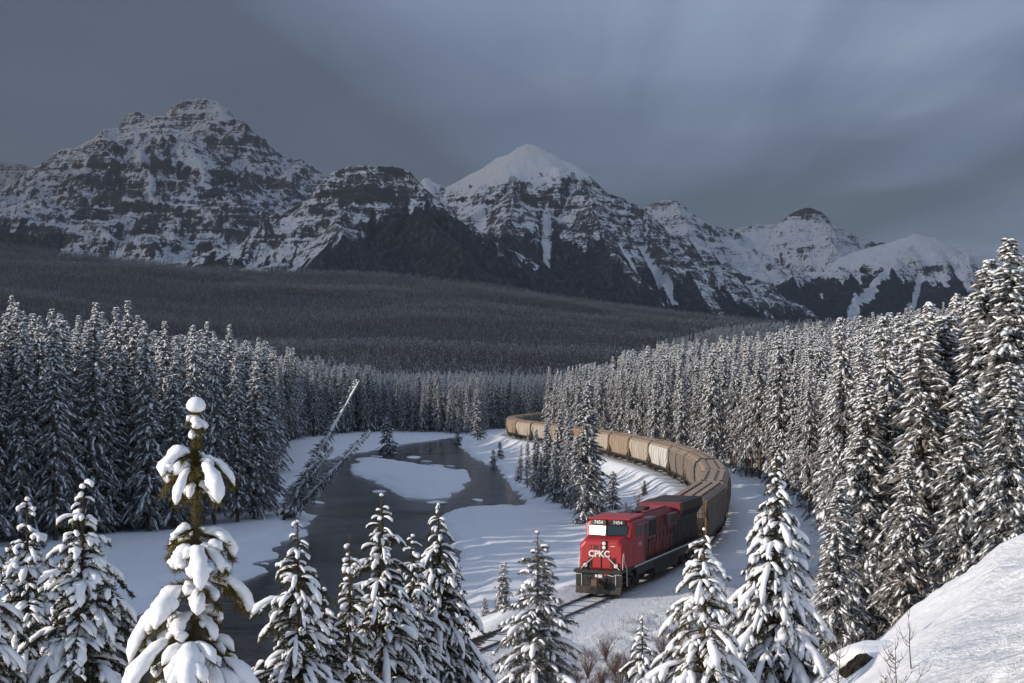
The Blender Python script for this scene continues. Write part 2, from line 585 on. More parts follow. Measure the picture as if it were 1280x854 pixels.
def seg_field(X, Y, ridges, prof, jitter):
    """height of the highest slope falling from any ridge, and distance to that ridge"""
    H = np.full(X.shape, -1e9); DD = np.zeros(X.shape)
    for r in ridges:
        drop = r.get('drop', prof)
        P = [survey(*p) for p in r['pts']]
        jr = np.random.default_rng(int(abs(P[0][0]) + abs(P[-1][2]) * 7) % 100000)
        for lev in range(3):                # break the crest line into steps and notches
            Q = [P[0]]
            for a, b in zip(P[:-1], P[1:]):
                ln = math.dist(a, b)
                if ln > 90:
                    k = min(ln, 500) * 0.045 * r.get('jag', 1.0)
                    Q.append(((a[0] + b[0]) / 2 + jr.normal(0, k), (a[1] + b[1]) / 2 + jr.normal(0, 3 * k), (a[2] + b[2]) / 2 + jr.normal(0, 0.8 * k)))
                Q.append(b)
            P = Q
        for a, b in zip(P[:-1], P[1:]):
            ex, ey = b[0] - a[0], b[1] - a[1]
            t = np.clip(((X - a[0]) * ex + (Y - a[1]) * ey) / (ex * ex + ey * ey + 1e-9), 0, 1)
            d = np.hypot(X - a[0] - ex * t, Y - a[1] - ey * t)
            h = a[2] + (b[2] - a[2]) * t - drop(d)
            up = h > H
            H = np.where(up, h, H); DD = np.where(up, d, DD)
    return H, DD


def mountain(name, label, px0, px1, y_front, y_back, ridges, prof, seed, treeline, snow_fn, rough=1.0, strata=1.0, ny=200, step=2.1, chutes=(), crest=0.0):
    u = np.arange(px0, px1 + step, step)
    v = np.linspace(0, 1, ny)
    yy = y_front + (y_back - y_front) * v
    U, Y = np.meshgrid(u, yy, indexing='ij')
    X = (U - CX) / F_PX * Y
    wx = (fbm(X / 330, Y / 330, 4, seed) - 0.5) * 240; wy = (fbm(X / 330, Y / 330, 4, seed + 50) - 0.5) * 240
    H0, D = seg_field(X, Y, ridges, prof, None)
    H1, D1 = seg_field(X + wx, Y + wy, ridges, prof, None)
    k = sstep(40, 380, D)
    H = H0 * (1 - k) + H1 * k
    rn = ridged(X / 420, Y / 420, 5, seed + 5)
    H = H + (rn - 0.62) * 190 * rough * sstep(30, 420, D)
    H = H + (fbm(X / 60, Y / 60, 3, seed + 8) - 0.5) * 34 * rough * (0.35 + 0.65 * sstep(10, 160, D))
    # rock bands: ledges and cliffs following tilted beds
    q = (H + 0.10 * X + (fbm(X / 600, Y / 600, 4, seed + 3) - 0.5) * 300) / 85.0
    beds = fbm(q, X / 1500, 3, seed + 31, 0.6) - 0.5
    mask = sstep(0.28, 0.72, fbm(X / 520, Y / 700, 3, seed + 32))
    H = H + strata * 62 * beds * mask * (0.25 + 0.75 * sstep(10, 170, D))
    gul = ridged((X + wx * 0.5) / 150, (Y + wy * 0.5) / 1100, 3, seed + 33) - 0.6
    H = H - 75 * rough * gul * sstep(40, 300, D)
    for (c0, c1, width) in chutes:          # avalanche gullies
        a = survey(*c0); b = survey(*c1)
        ex, ey = b[0] - a[0], b[1] - a[1]
        t = np.clip(((X - a[0]) * ex + (Y - a[1]) * ey) / (ex * ex + ey * ey), 0, 1)
        d = np.hypot(X - a[0] - ex * t, Y - a[1] - ey * t)
        H = H - 26 * np.exp(-(d / width) ** 2)
    ed = sstep(px0, px0 + 70, U) * sstep(px1, px1 - 70, U)
    H = H * ed - 60 * (1 - ed)
    H = np.maximum(H, -30 + fbm(X / 400, Y / 400, 2, seed) * 40)
    V = np.stack([X, Y, H], -1)
    du = np.gradient(V, axis=0); dv = np.gradient(V, axis=1)
    N = np.cross(du, dv); N /= np.linalg.norm(N, axis=-1, keepdims=True) + 1e-9
    nz = np.abs(N[..., 2])
    PY = HORIZON - (H - EYE) / Y * F_PX
    lap = H - 0.25 * (np.roll(H, 3, 0) + np.roll(H, -3, 0) + np.roll(H, 3, 1) + np.roll(H, -3, 1))
    snow = snow_fn(U, PY, nz, X, Y, H) - np.clip(lap / 90, -0.25, 0.25) + crest * np.exp(-D / 55)
    tl = np.interp(U, [p[0] for p in treeline], [p[1] for p in treeline])
    tlz = EYE + (HORIZON - tl) / F_PX * Y
    streak = (fbm(X / 40, Y / 900, 4, seed + 70) - 0.5) * 260 + (fbm(X / 300, Y / 300, 3, seed + 71) - 0.5) * 190
    forest = sstep(50, -50, H - tlz + streak)
    for (c0, c1, width) in chutes:
        a = survey(*c0); b = survey(*c1)
        ex, ey = b[0] - a[0], b[1] - a[1]
        t = ((X - a[0]) * ex + (Y - a[1]) * ey) / (ex * ex + ey * ey)
        d = np.hypot(X - a[0] - ex * np.clip(t, 0, 1), Y - a[1] - ey * np.clip(t, 0, 1)) + (fbm(X / 60, Y / 60, 3, 5) - 0.5) * width
        g = np.exp(-(d / (width * 0.7)) ** 4)
        forest = forest * (1 - g); snow = np.maximum(snow, g * 1.2)
    me = mesh_arrays(name, V.reshape(-1, 3), grid_faces(len(u), ny), [M['mountain']])
    add_attr(me, 'snow', snow); add_attr(me, 'forest', forest)
    o = bpy.data.objects.new(name, me)
    link(o)
    return tag(o, label, 'mountain', kind='structure')


def prof_std(d): return 0.40 * d + 210 * (1 - np.exp(-d / 260))
def prof_steep(d): return 0.46 * d + 330 * (1 - np.exp(-d / 330))
def prof_soft(d): return 0.42 * d + 70 * (1 - np.exp(-d / 260))
def prof_pyramid(d): return 0.66 * d + 110 * (1 - np.exp(-d / 220))
def prof_spur(d): return 0.62 * d + 60 * (1 - np.exp(-d / 120))


def R(pts, D=None, drop=None):
    out = {'pts': [(p[0], p[1], p[2] if len(p) > 2 else D) for p in pts]}
    if drop: out['drop'] = drop
    return out


def slope_snow(bias, lo=0.50, hi=0.86):
    def fn(U, PY, nz, X, Y, H):
        return sstep(lo, hi, nz) * 0.9 + bias
    return fn


# far peak at the edge of the valley
mountain('mountain', 'distant low peak showing beside the great rock massif', -140, 140, 10800, 13000,
         [R([(-140, 215), (-60, 190), (0, 200), (20, 203), (40, 209), (75, 232), (140, 270)], 12200)], prof_std, 311, [(-200, 400), (200, 400)], slope_snow(0.14), 0.7, 1.0, 90)
# the great double massif
mountain('mountain', 'high hazy rear summit of the great massif with cliff bands', 60, 520, 8600, 11600,
         [R([(110, 190), (148, 157), (161, 141), (175, 137), (192, 143), (206, 143), (215, 132), (223, 127.5), (240, 123), (271, 124.5), (287, 138), (292, 151.5), (311, 172), (314.5, 193),
             (338, 206), (341, 218), (357, 217), (375, 227), (390, 238), (430, 262), (470, 300)], 10400),
          R([(271, 124.5, 10400), (290, 190, 10000), (318, 240, 9500), (340, 290, 9000)], None, prof_spur)], prof_steep, 23, [(100, 330), (500, 325)], slope_snow(-0.02, 0.42, 0.88), 1.0, 1.5, 170, crest=0.7)
mountain('mountain', 'broad dark rock massif with snow filled ledges', -140, 500, 5600, 9000,
         [R([(-90, 290), (-40, 262), (0, 238), (20, 225), (41, 211), (62, 197), (69, 188.5), (93, 183), (120, 171), (148, 158), (178, 150), (206, 143.5)], 8400),
          R([(206, 143.5, 8400), (228, 172, 8200), (250, 205, 7900), (272, 245, 7600), (300, 288, 7200), (330, 325, 6800)], None, prof_spur),
          R([(165, 155, 8400), (175, 195, 7900), (190, 245, 7300), (215, 290, 6700)], None, prof_spur),
          R([(110, 176, 8400), (112, 215, 7900), (130, 262, 7300), (150, 300, 6700)], None, prof_spur),
          R([(40, 212, 8400), (45, 245, 7800), (60, 282, 7200)], None, prof_spur)], prof_std, 41, [(-100, 275), (0, 282), (50, 300), (120, 330), (240, 345), (345, 325)],
         lambda U, PY, nz, X, Y, H: sstep(0.45, 0.90, nz) * 0.82 - 0.06 + 0.12 * sstep(120, 0, U) + 0.25 * sstep(285, 325, PY), 1.15, 1.5, 230, crest=0.6)
# the middle block with its dark summit cliff
mountain('mountain', 'flat topped rocky mountain with a brown summit cliff', 150, 1000, 4300, 6500,
         [R([(235, 338), (300, 315), (341, 278), (373, 252), (398, 237), (414, 214), (434, 208), (459, 205), (491, 208), (511, 213), (520, 225), (528, 243), (564, 278), (593, 300), (646, 327), (702, 349), (760, 372)], 6000),
          R([(459, 205, 6000), (455, 240, 5800), (430, 285, 5300), (400, 325, 4800)], None, prof_spur),
          R([(508, 213, 6000), (530, 262, 5600), (560, 305, 5100), (590, 340, 4700)], None, prof_spur)], prof_std, 63, [(235, 322), (330, 322), (400, 300), (470, 276), (530, 262), (560, 268), (620, 300), (760, 330)],
         lambda U, PY, nz, X, Y, H: sstep(0.45, 0.88, nz) * 0.8 - 0.16 + 0.30 * sstep(440, 370, U) - 0.45 * np.exp(-((U - 462) / 38) ** 2 - ((PY - 240) / 22) ** 2), 0.9, 0.8, 200)
# the white pyramid
mountain('mountain', 'white pyramid peak with a snow gully down its face', 460, 1200, 5000, 8300,
         [R([(490, 250), (520, 226), (532, 221), (556, 233), (572, 225), (605, 207), (637, 190.5), (648, 182), (658, 178), (674, 182), (702, 198), (731, 213), (741, 224), (755, 237), (775, 245), (799, 257), (820, 273), (833, 295), (854, 313), (867, 341), (888, 367), (930, 392)], 7400),
          R([(725, 212, 7400), (722, 235, 7100), (745, 275, 6600), (775, 320, 6000)], None, prof_spur),
          R([(800, 258, 7400), (815, 295, 6900), (840, 335, 6300)], None, prof_spur),
          R([(650, 190, 7400), (640, 245, 6800), (632, 290, 6200)], None, prof_spur)], prof_pyramid, 87, [(490, 300), (560, 300), (610, 292), (650, 296), (700, 300), (760, 318), (830, 345), (890, 375), (960, 395)],
         lambda U, PY, nz, X, Y, H: sstep(0.5, 0.88, nz) * 0.72 - 0.02 + 1.5 * sstep(238, 205, PY + (U - 660) * 0.06) + 0.30 * sstep(640, 590, U) - 0.12 * sstep(250, 300, PY), 0.75, 0.7, 230,
         chutes=[((682, 240, 6900), (684, 300, 6250), 26), ((684, 300, 6250), (692, 348, 5700), 40), ((600, 235, 7000), (606, 300, 6200), 45), ((800, 300, 6700), (862, 362, 5900), 24), ((770, 300, 6600), (835, 345, 5900), 22)])
# glacier headwall
mountain('mountain', 'far glacier headwall with a dark square summit', 720, 1240, 9000, 12900,
         [R([(780, 290), (807, 257), (824, 250), (845, 249), (862, 260), (879, 275), (892, 281), (942, 281), (976, 277), (985, 268), (1001, 259.5), (1018, 259.5), (1031, 270), (1052, 289), (1077, 298), (1107, 300), (1180, 320)], 12200),
          R([(845, 249, 12200), (858, 290, 11400), (880, 325, 10600), (915, 345, 10000)], None, prof_spur),
          R([(1025, 275, 12000), (1045, 310, 11200), (1055, 335, 10500)], None, prof_spur)], prof_std, 105, [(780, 372), (960, 372), (1180, 372)],
         lambda U, PY, nz, X, Y, H: sstep(0.45, 0.85, nz) * 0.8 + 0.16 + 0.35 * np.exp(-((U - 950) / 50) ** 2 - ((PY - 315) / 30) ** 2) - 0.9 * np.exp(-((U - 1008) / 22) ** 2 - ((PY - 262) / 9) ** 2), 0.8, 1.4, 170)
# snow dome
mountain('mountain', 'rounded snow dome with forest on its lower slopes', 640, 1470, 6600, 9600,
         [R([(850, 392), (930, 372), (985, 350), (1020, 336), (1052, 321), (1086, 310), (1120, 300), (1145, 292), (1166, 296), (1179, 306), (1204, 310), (1242, 321), (1300, 338), (1420, 362)], 9000),
          R([(1145, 293, 9000), (1120, 325, 8500), (1085, 355, 7900), (1050, 385, 7300)], None, prof_spur),
          R([(1200, 310, 9000), (1215, 340, 8400), (1230, 365, 7800)], None, prof_spur),
          R([(1010, 341, 9000), (980, 362, 8300), (940, 380, 7600)], None, prof_spur)], prof_soft, 129, [(850, 345), (960, 352), (1050, 355), (1090, 345), (1150, 348), (1200, 345), (1280, 350), (1420, 352)],
         lambda U, PY, nz, X, Y, H: sstep(0.5, 0.85, nz) * 0.75 + 0.2 + 0.9 * sstep(338, 315, PY) * sstep(1010, 1060, U), 0.6, 0.6, 190,
         chutes=[((1112, 318, 8600), (1065, 385, 7300), 40), ((1185, 315, 8800), (1225, 350, 8000), 34), ((1150, 330, 8500), (1130, 380, 7600), 26)])

# ------------------------------------------------------------------ storm cloud over the mountains, clear sky behind the viewer
cx_ = np.linspace(-60000, 60000, 161); cy_ = np.concatenate([np.linspace(-3300, 6000, 48)[:-1], geo(6000, 80000, 260, 1.05)])
CXg, CYg = np.meshgrid(cx_, cy_, indexing='ij')
edge = (CYg < -1600)
CYg = CYg - np.where(edge, 0, 0)
CZg = 3300 + (fbm(CXg / 5200, CYg / 5200, 4, 77) - 0.5) * 520 + (fbm(CXg / 1500, CYg / 1500, 3, 78) - 0.5) * 160
CLOUD_OFF = (-173394.0, -9841.0, 0.0)
t = NT('storm_cloud')
c = t.pos()
mp = t.n('ShaderNodeMapping'); mp.inputs['Location'].default_value = CLOUD_OFF; mp.inputs['Scale'].default_value = (1.0, 0.13, 1.0); mp.inputs['Rotation'].default_value = (0, 0, 0.12)
t.l(c, mp.inputs['Vector'])
n = t.noise(0.00009, 2.5, 0.42, mp.outputs[0], 0.7)
n2 = t.noise(0.0006, 6, 0.6, mp.outputs[0], 0.9)
f = t.math('ADD', t.math('MULTIPLY', n, 0.93), t.math('MULTIPLY', n2, 0.07))
col = t.ramp(f, [(0.38, (0.15, 0.155, 0.20)), (0.46, (0.33, 0.37, 0.50)), (0.54, (0.78, 0.86, 1.0))])
tr = t.n('ShaderNodeBsdfTranslucent'); t.l(col, tr.inputs['Color'])
df = t.n('ShaderNodeBsdfDiffuse'); t.l(t.mix(1.0, col, (0.35, 0.35, 0.35), 'MULTIPLY'), df.inputs['Color'])
ad = t.n('ShaderNodeAddShader'); t.l(tr.outputs[0], ad.inputs[0]); t.l(df.outputs[0], ad.inputs[1])
tp = t.n('ShaderNodeBsdfTransparent'); mx = t.n('ShaderNodeMixShader'); mx.inputs[0].default_value = 0.84
t.l(tp.outputs[0], mx.inputs[1]); t.l(ad.outputs[0], mx.inputs[2]); t.l(mx.outputs[0], t.out.inputs['Surface'])
cloud = bpy.data.objects.new('sky', mesh_arrays('sky', np.stack([CXg, CYg, CZg], -1).reshape(-1, 3), grid_faces(len(cx_), len(cy_)), [t.m]))
link(cloud)
tag(cloud, 'dark blue grey storm cloud over the mountains', 'sky', kind='structure')
# ------------------------------------------------------------------ railway track
M['steel'] = mat_plain('rail_steel', (0.16, 0.13, 0.11), 0.45, 0.5, 0.5, 0.6, 6.0, (0.10, 0.06, 0.04))
M['sleeper'] = mat_plain('sleeper_wood', (0.085, 0.07, 0.058), 0.9, 0, 0.1, 0.5, 8.0, (0.5, 0.5, 0.52))
track = empty('railway_track', (float(TR[0][0]), float(TR[0][1]), 0))
tag(track, 'single railway track curving through the snow', 'track', kind='structure')
tx0, ty0 = float(TR[0][0]), float(TR[0][1])
RAIL_TOP = 0.10
S_FRONT = float(TR_S[np.argmin((TR[:, 0] - 5.1) ** 2 + (TR[:, 1] - 86.0) ** 2)])


def frame_at(s, half=1.0):
    a = track_at(s - half); b = track_at(s + half)
    d = (b - a) / np.linalg.norm(b - a)
    return track_at(s), d


def sweep_rail(off):
    prof = [(-0.07, -0.10), (0.07, -0.10), (0.07, -0.06), (0.02, -0.04), (0.02, 0.03), (0.038, 0.04), (0.038, 0.09), (-0.038, 0.09), (-0.038, 0.04), (-0.02, 0.03), (-0.02, -0.04), (-0.07, -0.06)]
    secs = []
    for s in np.arange(4, TR_S[-1] - 4, 1.5):
        p, d = frame_at(s)
        n = np.array([d[1], -d[0]])
        secs.append([(p[0] + n[0] * (off + a) - tx0, p[1] + n[1] * (off + a) - ty0, RAIL_TOP - 0.09 + b) for a, b in prof])
    return MB().loft(secs)


for off in (-0.755, 0.755):
    sweep_rail(off).build('rail', M['steel'], track)
sl_mesh = None
for s in np.arange(S_FRONT - 58, S_FRONT + 1, 0.62):
    p, d = frame_at(s)
    ang = math.atan2(d[1], d[0])
    if sl_mesh is None:
        o = MB().box(-0.11, 0.11, -1.28, 1.28, -0.14, 0.0).build('sleeper', M['sleeper'], track, bevel=0.015)
        sl_mesh = o.data
    else:
        o = link(bpy.data.objects.new('sleeper', sl_mesh), track)
    o.location = (p[0] - tx0, p[1] - ty0, -0.045 + 0.03 * math.sin(s * 7.1))
    o.rotation_euler = (0, 0, ang + 0.02 * math.sin(s * 3.3))

# ------------------------------------------------------------------ train materials
M['red'] = mat_plain('loco_red', (0.40, 0.016, 0.020), 0.38, 0, 0.5, 0.55, 2.2, (0.16, 0.035, 0.032))
M['shaded_grimy_red'] = mat_plain('shaded_grimy_red', (0.21, 0.020, 0.024), 0.5, 0, 0.4, 0.75, 1.4, (0.085, 0.045, 0.04))  # hood red: side shade put into the darker base, with grime over it
M['black'] = mat_plain('loco_black', (0.014, 0.014, 0.015), 0.5, 0, 0.4, 0.35, 2.0, (0.05, 0.044, 0.04))
M['under'] = mat_plain('undercarriage', (0.035, 0.031, 0.028), 0.75, 0, 0.3, 0.6, 3.0, (0.11, 0.09, 0.075))
M['white_paint'] = mat_plain('white_paint', (0.72, 0.71, 0.69), 0.5, 0, 0.4, 0.25, 3.0)
M['cab_grey'] = mat_plain('roof_grey', (0.17, 0.11, 0.12), 0.6, 0, 0.3, 0.4, 2.0, (0.35, 0.33, 0.34))
t = NT('cab_glass'); t.bsdf((0.02, 0.028, 0.03), 0.24, 0, 0.9); M['glass'] = t.m
t = NT('lamp_lens'); t.bsdf((0.75, 0.73, 0.66), 0.15, 0.1, 0.8); M['lens'] = t.m
t = NT('red_lamp'); t.bsdf((0.6, 0.02, 0.03), 0.25, 0.0, 0.6); M['red_lens'] = t.m
M['rust_wheel'] = mat_plain('wheel_steel', (0.10, 0.075, 0.06), 0.6, 0.4, 0.4, 0.5, 4.0)
M['sand'] = mat_plain('brown_dust', (0.15, 0.085, 0.06), 0.8, 0, 0.2, 0.5, 4.0)


def text_mesh(name, body, size, mat, parent, mw, depth=0.012, bold=0.0):
    cu = bpy.data.curves.new(name, 'FONT')
    cu.body = body; cu.size = size; cu.align_x = 'CENTER'; cu.align_y = 'CENTER'; cu.extrude = depth; cu.offset = bold
    tmp = bpy.data.objects.new(name, cu)
    COL.objects.link(tmp)
    dg = bpy.context.evaluated_depsgraph_get()
    me = bpy.data.meshes.new_from_object(tmp.evaluated_get(dg))
    bpy.data.objects.remove(tmp); bpy.data.curves.remove(cu)
    me.materials.clear(); me.materials.append(mat)
    o = bpy.data.objects.new(name, me)
    link(o, parent)
    o.matrix_local = mw
    return o


def truck(parent, cx, axles, r, gauge_y, name='truck', frame_mat=None, long_half=2.4):
    """bogie: side frames, bolster, springs, wheels as sub-parts"""
    m = MB()
    for sy in (-1, 1):
        y0, y1 = (sy * (gauge_y + 0.18), sy * (gauge_y + 0.32)); y0, y1 = min(y0, y1), max(y0, y1)
        m.prism_y([(cx - long_half, r + 0.18), (cx - long_half * 0.55, r + 0.32), (cx + long_half * 0.55, r + 0.32), (cx + long_half, r + 0.18), (cx + long_half, r - 0.08),
                   (cx + long_half * 0.8, r - 0.12), (cx + 0.45, r - 0.28), (cx - 0.45, r - 0.28), (cx - long_half * 0.8, r - 0.12), (cx - long_half, r - 0.08)], y0, y1)
        for k in (-0.25, 0, 0.25):
            m.disc((cx + k, sy * (gauge_y + 0.36), r), (0, 0, 1), 0.09, 0.34, 8)
        for ax in axles:
            m.disc((ax, sy * (gauge_y + 0.36), r), (0, 1, 0), 0.15, 0.16, 8)
    m.box(cx - 0.25, cx + 0.25, -gauge_y - 0.2, gauge_y + 0.2, r - 0.12, r + 0.3)
    t_ = m.build(name, frame_mat or M['under'], parent)
    for ax in axles:
        for sy in (-1, 1):
            w = MB().disc((ax, sy * gauge_y, r), (0, 1, 0), r, 0.13, 20).disc((ax, sy * (gauge_y - 0.07), r), (0, 1, 0), r + 0.03, 0.04, 20).disc((ax, sy * (gauge_y + 0.075), r), (0, 1, 0), r * 0.35, 0.06, 10)
            w.build('wheel', M['rust_wheel'], t_)
        MB().tube([(ax, -gauge_y, r), (ax, gauge_y, r)], 0.09, 8).build('axle', M['rust_wheel'], t_)
    return t_


# ------------------------------------------------------------------ locomotive (x forward from the middle, rails at z = 0)
def rot_face(x, y, z, yaw=0.0, lean=0.0):
    """matrix for lettering that faces forward (+x), read from the front"""
    return Matrix.Translation((x, y, z)) @ Matrix.Rotation(yaw, 4, 'Z') @ Matrix.Rotation(-lean, 4, 'Y') @ Matrix.Rotation(math.pi / 2, 4, 'Z') @ Matrix.Rotation(math.pi / 2, 4, 'X')


def build_loco():
    L = empty('locomotive')
    tag(L, 'red diesel freight locomotive with black rear leading the grain train', 'locomotive')
    HL = 10.95
    # platform and sills
    MB().box(-HL, HL - 0.1, -1.52, 1.52, 1.42, 1.6).box(-HL, HL - 0.6, -1.2, 1.2, 1.0, 1.42).build('platform', M['black'], L)
    for sy in (-1, 1):
        st = MB().box(-HL + 0.3, 8.0, sy * 1.525 - 0.012, sy * 1.525 + 0.012, 1.50, 1.585).build('sill_stripe', M['white_paint'], L)
        MB().box(-7.5, 7.2, sy * 1.36 - 0.05, sy * 1.36 + 0.05, 0.92, 1.42).build('sill_skirt', M['black'], L)
    # nose
    def sec(x, hw, z0, z1, ch, low=None):
        return [(x, -hw, z0), (x, hw, z0), (x, hw, z1 - ch), (x, hw - ch * 0.9, z1), (x, -hw + ch * 0.9, z1), (x, -hw, z1 - ch)]
    nose = MB().loft([sec(8.2, 1.50, 1.6, 3.52, 0.30), sec(9.2, 1.47, 1.6, 3.46, 0.30), sec(10.0, 1.38, 1.6, 3.36, 0.32), sec(10.12, 1.30, 1.6, 3.20, 0.34)]).build('nose', M['red'], L, bevel=0.05)
    d = MB().box(10.1, 10.16, -0.6, 0.0, 1.66, 3.06).build('nose_door', M['red'], nose, bevel=0.02)
    MB().box(10.155, 10.18, -0.46, -0.18, 2.80, 3.02).build('door_window', M['glass'], nose)
    hb = MB().box(10.05, 10.2, 0.04, 0.38, 2.78, 3.32).build('headlight_box', M['black'], nose, bevel=0.03)
    for z in (2.92, 3.17):
        MB().disc((10.21, 0.21, z), (1, 0, 0), 0.115, 0.05, 14).build('headlight', M['lens'], nose)
    for y in (-0.98, 0.98):
        MB().box(10.08, 10.2, y - 0.17, y + 0.17, 1.64, 1.98).build('ditch_light_box', M['black'], nose, bevel=0.02)
        MB().disc((10.22, y, 1.81), (1, 0, 0), 0.13, 0.05, 14).build('ditch_light', M['lens'], nose)
    for y0, y1 in ((0.0, 0.03), (-0.63, -0.60)):
        MB().box(10.1, 10.165, y0, y1, 1.66, 3.06).build('door_seam', M['black'], nose)
    for y in (-0.72, 0.80):
        MB().box(10.1, 10.14, y - 0.09, y + 0.09, 1.7, 2.25).build('nose_shadow_strip', M['black'], nose)  # black strips stand in for shadow lines beneath the lettering
    # ridged vertical grab pieces on the nose
    for y in (0.62, 0.86, -0.6):
        MB().tube([(10.2, y, 1.7), (10.2, y, 2.35)], 0.022, 6).build('grab_iron', M['black'], nose)
    MB().box(10.12, 10.14, 0.60, 0.90, 2.98, 3.01).build('nose_mark', M['white_paint'], nose)
    text_mesh('lettering', 'CPKC', 0.53, M['white_paint'], nose, rot_face(10.172, -0.10, 2.50), 0.012, 0.018)
    # cab: slanted front with two panes
    cab = MB().loft([sec(5.5, 1.52, 1.6, 4.52, 0.30), sec(7.75, 1.52, 1.6, 4.52, 0.30), sec(8.42, 1.48, 1.6, 4.42, 0.30), sec(8.68, 1.42, 1.6, 3.47, 0.12)]).build('cab', M['red'], L, bevel=0.04)
    lean = math.atan2(8.72 - 8.05, 4.42 - 3.40)
    for sy, w0, w1 in ((1, 0.10, 1.22), (-1, 0.10, 1.22)):
        ys = sorted((sy * w0, sy * w1))
        fx = lambda z: 8.42 + (4.42 - z) / (4.42 - 3.47) * 0.26
        z0, z1 = 3.55, 4.08
        bow = 0.30                      # the outer edges sweep back
        p = []
        for (y, z) in ((ys[0], z0), (ys[1], z0), (ys[1], z1), (ys[0], z1)):
            p.append((fx(z) + (0.33 if abs(y) < 0.5 else 0.03), y, z))
        fr = [(x - 0.02, y + (0.07 if y > sum(ys) / 2 else -0.07), z + (0.06 if z > 3.8 else -0.06)) for x, y, z in p]
        MB().loft([[(x - 0.35, y, z) for x, y, z in fr], fr]).build('windshield_gasket', M['black'], cab)
        MB().loft([[(x - 0.2, y, z) for x, y, z in p], [(x + 0.012, y, z) for x, y, z in p]]).build('windshield_pane', M['glass'], cab)
        MB().tube([(fx(3.45) + 0.08, sy * 0.25, 3.45), (fx(3.75) + 0.07, sy * 0.85, 3.52)], 0.018, 5).build('wiper', M['black'], cab)
        # number board
        nb = MB().loft([[(8.32, sy * 0.14, 4.15), (8.32, sy * 1.10, 4.15), (8.32, sy * 1.10, 4.44), (8.32, sy * 0.14, 4.44)][::sy], [(8.72, sy * 0.14, 4.16), (8.60, sy * 1.10, 4.16), (8.56, sy * 1.10, 4.43), (8.68, sy * 0.14, 4.43)][::sy]]).build('number_board', M['black'], cab)
        text_mesh('number_lettering', '7454', 0.30, M['white_paint'], cab, rot_face(8.652, sy * 0.62, 4.292, sy * 0.124, math.atan2(0.04, 0.27)), 0.01, 0.006)
    MB().loft([sec(5.3, 1.42, 4.46, 4.62, 0.10), sec(8.42, 1.36, 4.44, 4.56, 0.08)]).build('cab_roof', M['red'], L, bevel=0.02)
    for sy in (-1, 1):
        for x0, x1 in ((5.95, 6.75), (6.85, 7.65)):
            MB().box(x0, x1, sy * 1.525 - 0.012, sy * 1.525 + 0.012, 3.35, 4.05).build('side_window', M['glass'], cab)
        MB().box(5.85, 7.75, sy * 1.62 - 0.14, sy * 1.62 + 0.14, 4.10, 4.15).build('sunshade', M['cab_grey'], cab)
        MB().box(5.65, 5.85, sy * 1.53 - 0.015, sy * 1.53 + 0.015, 1.75, 3.9).build('cab_door_frame', M['cab_grey'], cab)
        text_mesh('cab_number', '7454', 0.36, M['white_paint'], cab, Matrix.Translation((6.8, sy * 1.533, 2.85)) @ Matrix.Rotation(math.pi if sy > 0 else 0, 4, 'Z') @ Matrix.Rotation(math.pi / 2, 4, 'X'), 0.006)
    # hood: red behind the cab, black at the rear
    def hsec(x, hw, z1, ch): return sec(x, hw, 1.6, z1, ch)
    hood = MB().loft([hsec(-3.4, 1.05, 4.35, 0.28), hsec(5.5, 1.05, 4.35, 0.28)]).build('hood', M['shaded_grimy_red'], L, bevel=0.02)
    for sy in (-1, 1):
        for i, x in enumerate(np.arange(-3.2, 3.2, 0.92)):
            MB().box(x, x + 0.84, sy * 1.055 - 0.02, sy * 1.055 + 0.02, 1.8, 3.75).build('hood_door', M['shaded_grimy_red'], hood)
            MB().box(x + 0.72, x + 0.76, sy * 1.08 - 0.02, sy * 1.08 + 0.02, 2.6, 2.9).build('door_latch', M['black'], hood)
        bl = MB().box(3.3, 5.4, sy * 1.35 - 0.30, sy * 1.35 + 0.30, 3.0, 4.3).build('blower_box', M['cab_grey'], hood, bevel=0.06)
        for k in range(5):
            MB().box(3.45 + k * 0.38, 3.70 + k * 0.38, sy * 1.66 - 0.02, sy * 1.66 + 0.02, 3.15, 4.15).build('grille', M['black'], hood)
        MB().box(-3.3, -1.2, sy * 1.22 - 0.16, sy * 1.22 + 0.16, 3.2, 4.05).build('air_duct', M['cab_grey'], hood, bevel=0.05)
        for k in range(4):
            MB().box(-3.2 + k * 0.5, -2.85 + k * 0.5, sy * 1.39 - 0.015, sy * 1.39 + 0.015, 3.3, 3.95).build('grille', M['sand'], hood)
    MB().box(-3.0, 5.2, -0.62, 0.62, 4.35, 4.47).build('hood_roof_walk', M['red'], hood)
    for x in (4.4, 3.1):
        MB().disc((x, 0, 4.52), (0, 0, 1), 0.56, 0.14, 20).build('roof_fan', M['black'], hood)
    MB().box(0.3, 1.5, -0.35, 0.35, 4.46, 4.66).build('exhaust_stack', M['under'], hood, bevel=0.04)
    MB().tube([(4.9, 0.5, 4.5), (4.9, 0.5, 4.75), (5.3, 0.5, 4.78)], [0.05, 0.05, 0.09], 8).build('horn', M['black'], hood)
    # radiator wing
    wing = MB().loft([[(-3.5, -1.05, 3.30), (-3.5, 1.05, 3.30), (-3.5, 1.55, 4.05), (-3.5, 1.46, 4.56), (-3.5, -1.46, 4.56), (-3.5, -1.55, 4.05)],
                      [(-4.3, -1.05, 3.30), (-4.3, 1.05, 3.30), (-4.3, 1.55, 4.05), (-4.3, 1.46, 4.62), (-4.3, -1.46, 4.62), (-4.3, -1.55, 4.05)]][::-1]).build('radiator_wing', M['shaded_grimy_red'], L, bevel=0.02)
